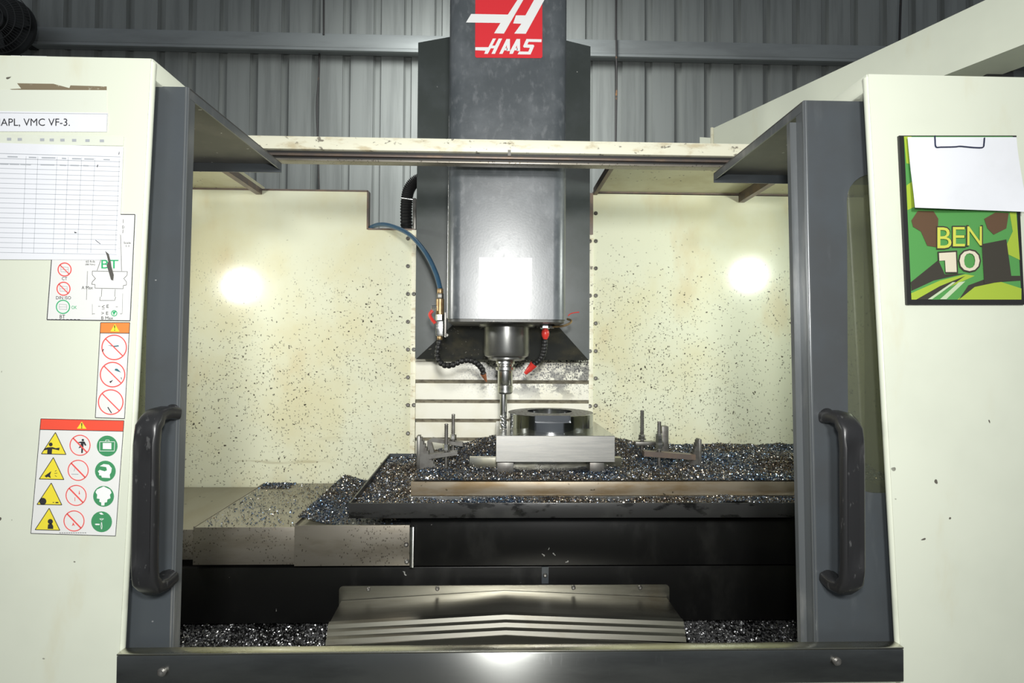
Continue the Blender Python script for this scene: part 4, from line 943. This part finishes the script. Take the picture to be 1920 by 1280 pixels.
Print(Yp-.0004).disc(zx(590), zy(280), 2.2).poly(Z([(572, 294), (606, 294), (624, 330), (610, 334), (598, 312), (594, 350), (588, 404), (574, 404), (576, 350), (548, 358), (566, 332), (572, 310), (534, 304)])).build('symbol', M['ink'], rs_[0])
q = Print(Yp-.0003).line(*Z([(482, 606), (548, 608)]), 1.2).line(*Z([(505, 580), (515, 545)]), .8); q.build('symbol', M['grey_ink'], rs_[1])
Print(Yp-.0004).poly(Z([(550, 800), (556, 760), (562, 800)])).line(*Z([(514, 830), (514, 866)]), .9).build('symbol', M['red_ink'], rs_[2])
Print(Yp-.0004).poly(Z([(485, 1105), (497, 1070), (515, 1105), (500, 1095)])).build('symbol', M['red_ink'], rs_[3])
gs = [Print(Yp-.0002).disc(zx(cx), zy(cy), 19.5).build('mandatory_disc', M['green_ink'], s3_) for cx, cy in ((824, 337), (806, 578), (789, 820), (770, 1064))]
Print(Yp-.0004).path(Z([(752, 296), (896, 296), (892, 385), (752, 385)]), .9, True).path(Z([(808, 294), (810, 280), (842, 280), (842, 294)]), .9).poly(Z([(782, 308), (864, 308), (864, 368), (782, 366)])).build('symbol', M['white_ink'], gs[0])
Print(Yp-.0004).poly(Z([(752, 530), (790, 510), (840, 516), (868, 550), (862, 590), (848, 612), (852, 645), (772, 640), (768, 622), (745, 618), (748, 600), (735, 580), (752, 566), (800, 580), (822, 570), (815, 540)])).build('symbol', M['white_ink'], gs[1])
o = Print(Yp-.0004).poly(Z([(712, 780), (725, 755), (790, 725), (852, 755), (866, 785), (850, 805), (856, 838), (826, 850), (822, 876), (800, 880), (796, 908), (768, 908), (766, 878), (748, 872), (752, 846), (724, 840), (728, 805)])).build('symbol', M['white_ink'], gs[2])
Print(Yp-.0004).poly(Z([(745, 980), (770, 975), (790, 995), (765, 996)])).poly(Z([(704, 1088), (716, 1082), (752, 1084), (752, 1096), (716, 1096)])).path(Z([(750, 1035), (770, 1050), (792, 1035)]), .8, True).path(Z([(770, 1060), (764, 1110), (770, 1140), (776, 1110)]), .9, True).build('symbol', M['white_ink'], gs[3])

# ------------------------------------------------------------------ clipboard on the right front panel
cb = thing('clipboard', P(1805, 572, YF), 'clipboard with black edge and green and lime printed cover on the right front panel', 'clipboard')
Yk = YF-.006
x0, x1, z0, z1 = R(1694, 254, 1917, 571, Yk)
cq = [(1686, 254), (1906, 254), (1921, 571), (1701, 571)]
MB().quadbox([P(x, y, Yk) for x, y in cq], (0, .005, 0)).build('board', M['board_black'], cb, 0)
def K(name, polys, m, lay):
    for p in polys: Print(Yk-.0004*lay).poly(p).build(name, M[m], cb)
kx = lambda x: 1620+x*.2967
ky = lambda y: 220+y*.2969
def kp_(l): return [(kx(a), ky(b)) for a, b in l]
K('print_ground', [kp_([(252, 120), (940, 120), (995, 1150), (300, 1150)])], 'print_green', 1)
K('print_lime_area', [kp_([(252, 120), (300, 120), (330, 300), (268, 290)]), kp_([(268, 430), (310, 400), (330, 560), (275, 585)]), kp_([(920, 600), (962, 600), (985, 900), (880, 850), (940, 720)]), kp_([(590, 1150), (700, 1060), (840, 1030), (995, 1080), (995, 1150)]), kp_([(300, 1150), (298, 1110), (480, 1030), (640, 990), (700, 1000), (520, 1080), (360, 1150)])], 'print_lime', 2)
K('print_dark_sweep', [kp_([(296, 1040), (470, 900), (510, 990), (640, 985), (440, 1030), (300, 1095)]), kp_([(600, 1150), (660, 1060), (820, 1000), (990, 1000), (993, 1030), (840, 1040), (700, 1070)]), kp_([(330, 1150), (480, 1065), (640, 1000), (520, 1085), (420, 1150)])], 'print_dark', 3)
K('print_brown_area', [kp_([(300, 650), (340, 590), (440, 592), (470, 640), (460, 820), (400, 810), (360, 720), (310, 690)]), kp_([(760, 640), (830, 600), (915, 604), (900, 700), (820, 740), (780, 700)])], 'print_brown', 4)
K('print_dark_figure_ground', [kp_([(745, 800), (900, 770), (935, 1030), (760, 1050)])], 'print_dark', 5)
K('print_pale_stripe', [kp_([(480, 1148), (600, 1040), (640, 1035), (520, 1148)]), kp_([(404, 1148), (560, 1040), (580, 1040), (430, 1148)])], 'print_pale', 4)
def one(pr, x0, y0, x1, y1): pr.poly([(x0+(x1-x0)*u, y0+(y1-y0)*v) for u, v in ((.0, .05), (.95, .0), (1, 1), (.38, 1), (.34, .42), (.02, .44))])
pr_ = Print(Yk-.0026)
for t, a in (('B', (462, 690, 555, 830)), ('E', (560, 688, 640, 818)), ('N', (650, 684, 748, 812))): pr_.text(t, kx(a[0])-1.2, ky(a[1])-1.2, kx(a[2])+1.2, ky(a[3])+1.2)
for t, a in (('1', (470, 845, 590, 980)), ('0', (600, 835, 735, 975))): (pr_.text if t == '0' else lambda t_, *k: one(pr_, *k))(t, kx(a[0])-1.5, ky(a[1])-1.5, kx(a[2])+1.5, ky(a[3])+1.5)
pr_.build('lettering_outline', M['print_dark'], cb)
pr_ = Print(Yk-.0030)
for t, a in (('B', (464, 694, 553, 826)), ('E', (562, 692, 638, 814)), ('N', (653, 688, 745, 808))): pr_.text(t, kx(a[0]), ky(a[1]), kx(a[2]), ky(a[3]))
pr_.build('lettering', M['print_yellow'], cb)
pr_ = Print(Yk-.0030)
for t, a in (('1', (474, 850, 586, 976)), ('0', (604, 840, 731, 970))): (pr_.text if t == '0' else lambda t_, *k: one(pr_, *k))(t, kx(a[0]), ky(a[1]), kx(a[2]), ky(a[3]))
pr_.build('numerals', M['print_cream'], cb)
wc_ = MB().tube([P(x, y, Yk-.010) for x, y in ((1753, 254), (1753.5, 262), (1755, 275), (1765, 275.5), (1790, 275), (1800, 274), (1812, 275), (1830, 276.5), (1843, 276), (1845, 270), (1846, 258))], .0011, 6, 4).build('wire_clip', M['wire_clip'], cb)
# paper hanging from the clip, curled away from the board at its lower edge
cols = 14; rows = 10; loops = []
lf = [(1702, 257), (1704, 280), (1708, 320), (1713, 360), (1716, 389)]; rt_ = [(1906, 257), (1908, 280), (1914, 320), (1921, 360), (1924, 397)]
def at_(l, t): i = min(int(t*4), 3); f = t*4-i; return (l[i][0]+(l[i+1][0]-l[i][0])*f, l[i][1]+(l[i+1][1]-l[i][1])*f)
vs_, fs_ = [], []
for r_ in range(rows+1):
    t = r_/rows; a, b = at_(lf, t), at_(rt_, t)
    for c_ in range(cols+1):
        u = c_/cols; Yq = Yk-.0075-.012*t*t*(.6+.4*math.sin(u*5+1))
        vs_.append(tuple(P(a[0]+(b[0]-a[0])*u, a[1]+(b[1]-a[1])*u, Yq)))
n0 = len(vs_); vs_ += [(x, y+.0006, z) for x, y, z in vs_]
for r_ in range(rows):
    for c_ in range(cols):
        i = r_*(cols+1)+c_; fs_.append((i, i+cols+1, i+cols+2, i+1)); fs_.append((i+n0, i+n0+1, i+n0+cols+2, i+n0+cols+1))
me = bpy.data.meshes.new('paper'); me.from_pydata(vs_, [], fs_); finish(me, 60)
tag(link('note_paper', me, M['paper']), 'blank white papers held under the wire clip of the clipboard', 'paper')

# ------------------------------------------------------------------ odds and ends on top of the front panels
for (a, b), lab in (((30, 47), 'short folded white paper lying on top of the left front panel'), ((50, 96), 'longer folded white paper lying on top of the left front panel')):
    x0, x1 = P(a, 100, YF+.02).x, P(b, 100, YF+.02).x
    tag(MB().loft([[(x, YF+.01, ZT_L+.0025), (x, YF+.20, ZT_L+.0025), (x, YF+.20, ZT_L+.0035), (x, YF+.10, ZT_L+.006+.002*k), (x, YF+.01, ZT_L+.0055)] for k, x in enumerate((x0, (x0+x1)/2, x1))]).build('folded_paper', M['paper']), lab, 'paper')
x0, x1 = P(1772, 140, YF+.03).x, P(1905, 140, YF+.03).x
tag(MB().loft([[(x, YF+.02, ZT_R+.0025), (x, YF+.20, ZT_R+.0025), (x, YF+.20, ZT_R+.0035), (x, YF+.10, ZT_R+.005), (x, YF+.02, ZT_R+.004)] for x in (x0, x1)]).build('folded_paper', M['paper']), 'flat white paper lying on top of the right front panel', 'paper')
x0, x1, z0, z1 = R(1850, 128, 1902, 139, YF+.22)
bb = thing('black_case', ((x0+x1)/2, YF+.25, ZT_R+.003), 'small black case on top of the right front panel under the beam', 'case')
MB().box(x0, x1, YF+.22, YF+.30, ZT_R+.0028, max(z1, ZT_R+.02)-.006, .003).build('case_body', M['black_plain'], bb)
MB().box(x0-.001, x1+.001, YF+.219, YF+.301, max(z1, ZT_R+.02)-.006, max(z1, ZT_R+.02), .002).build('case_lid', M['handle'], bb)
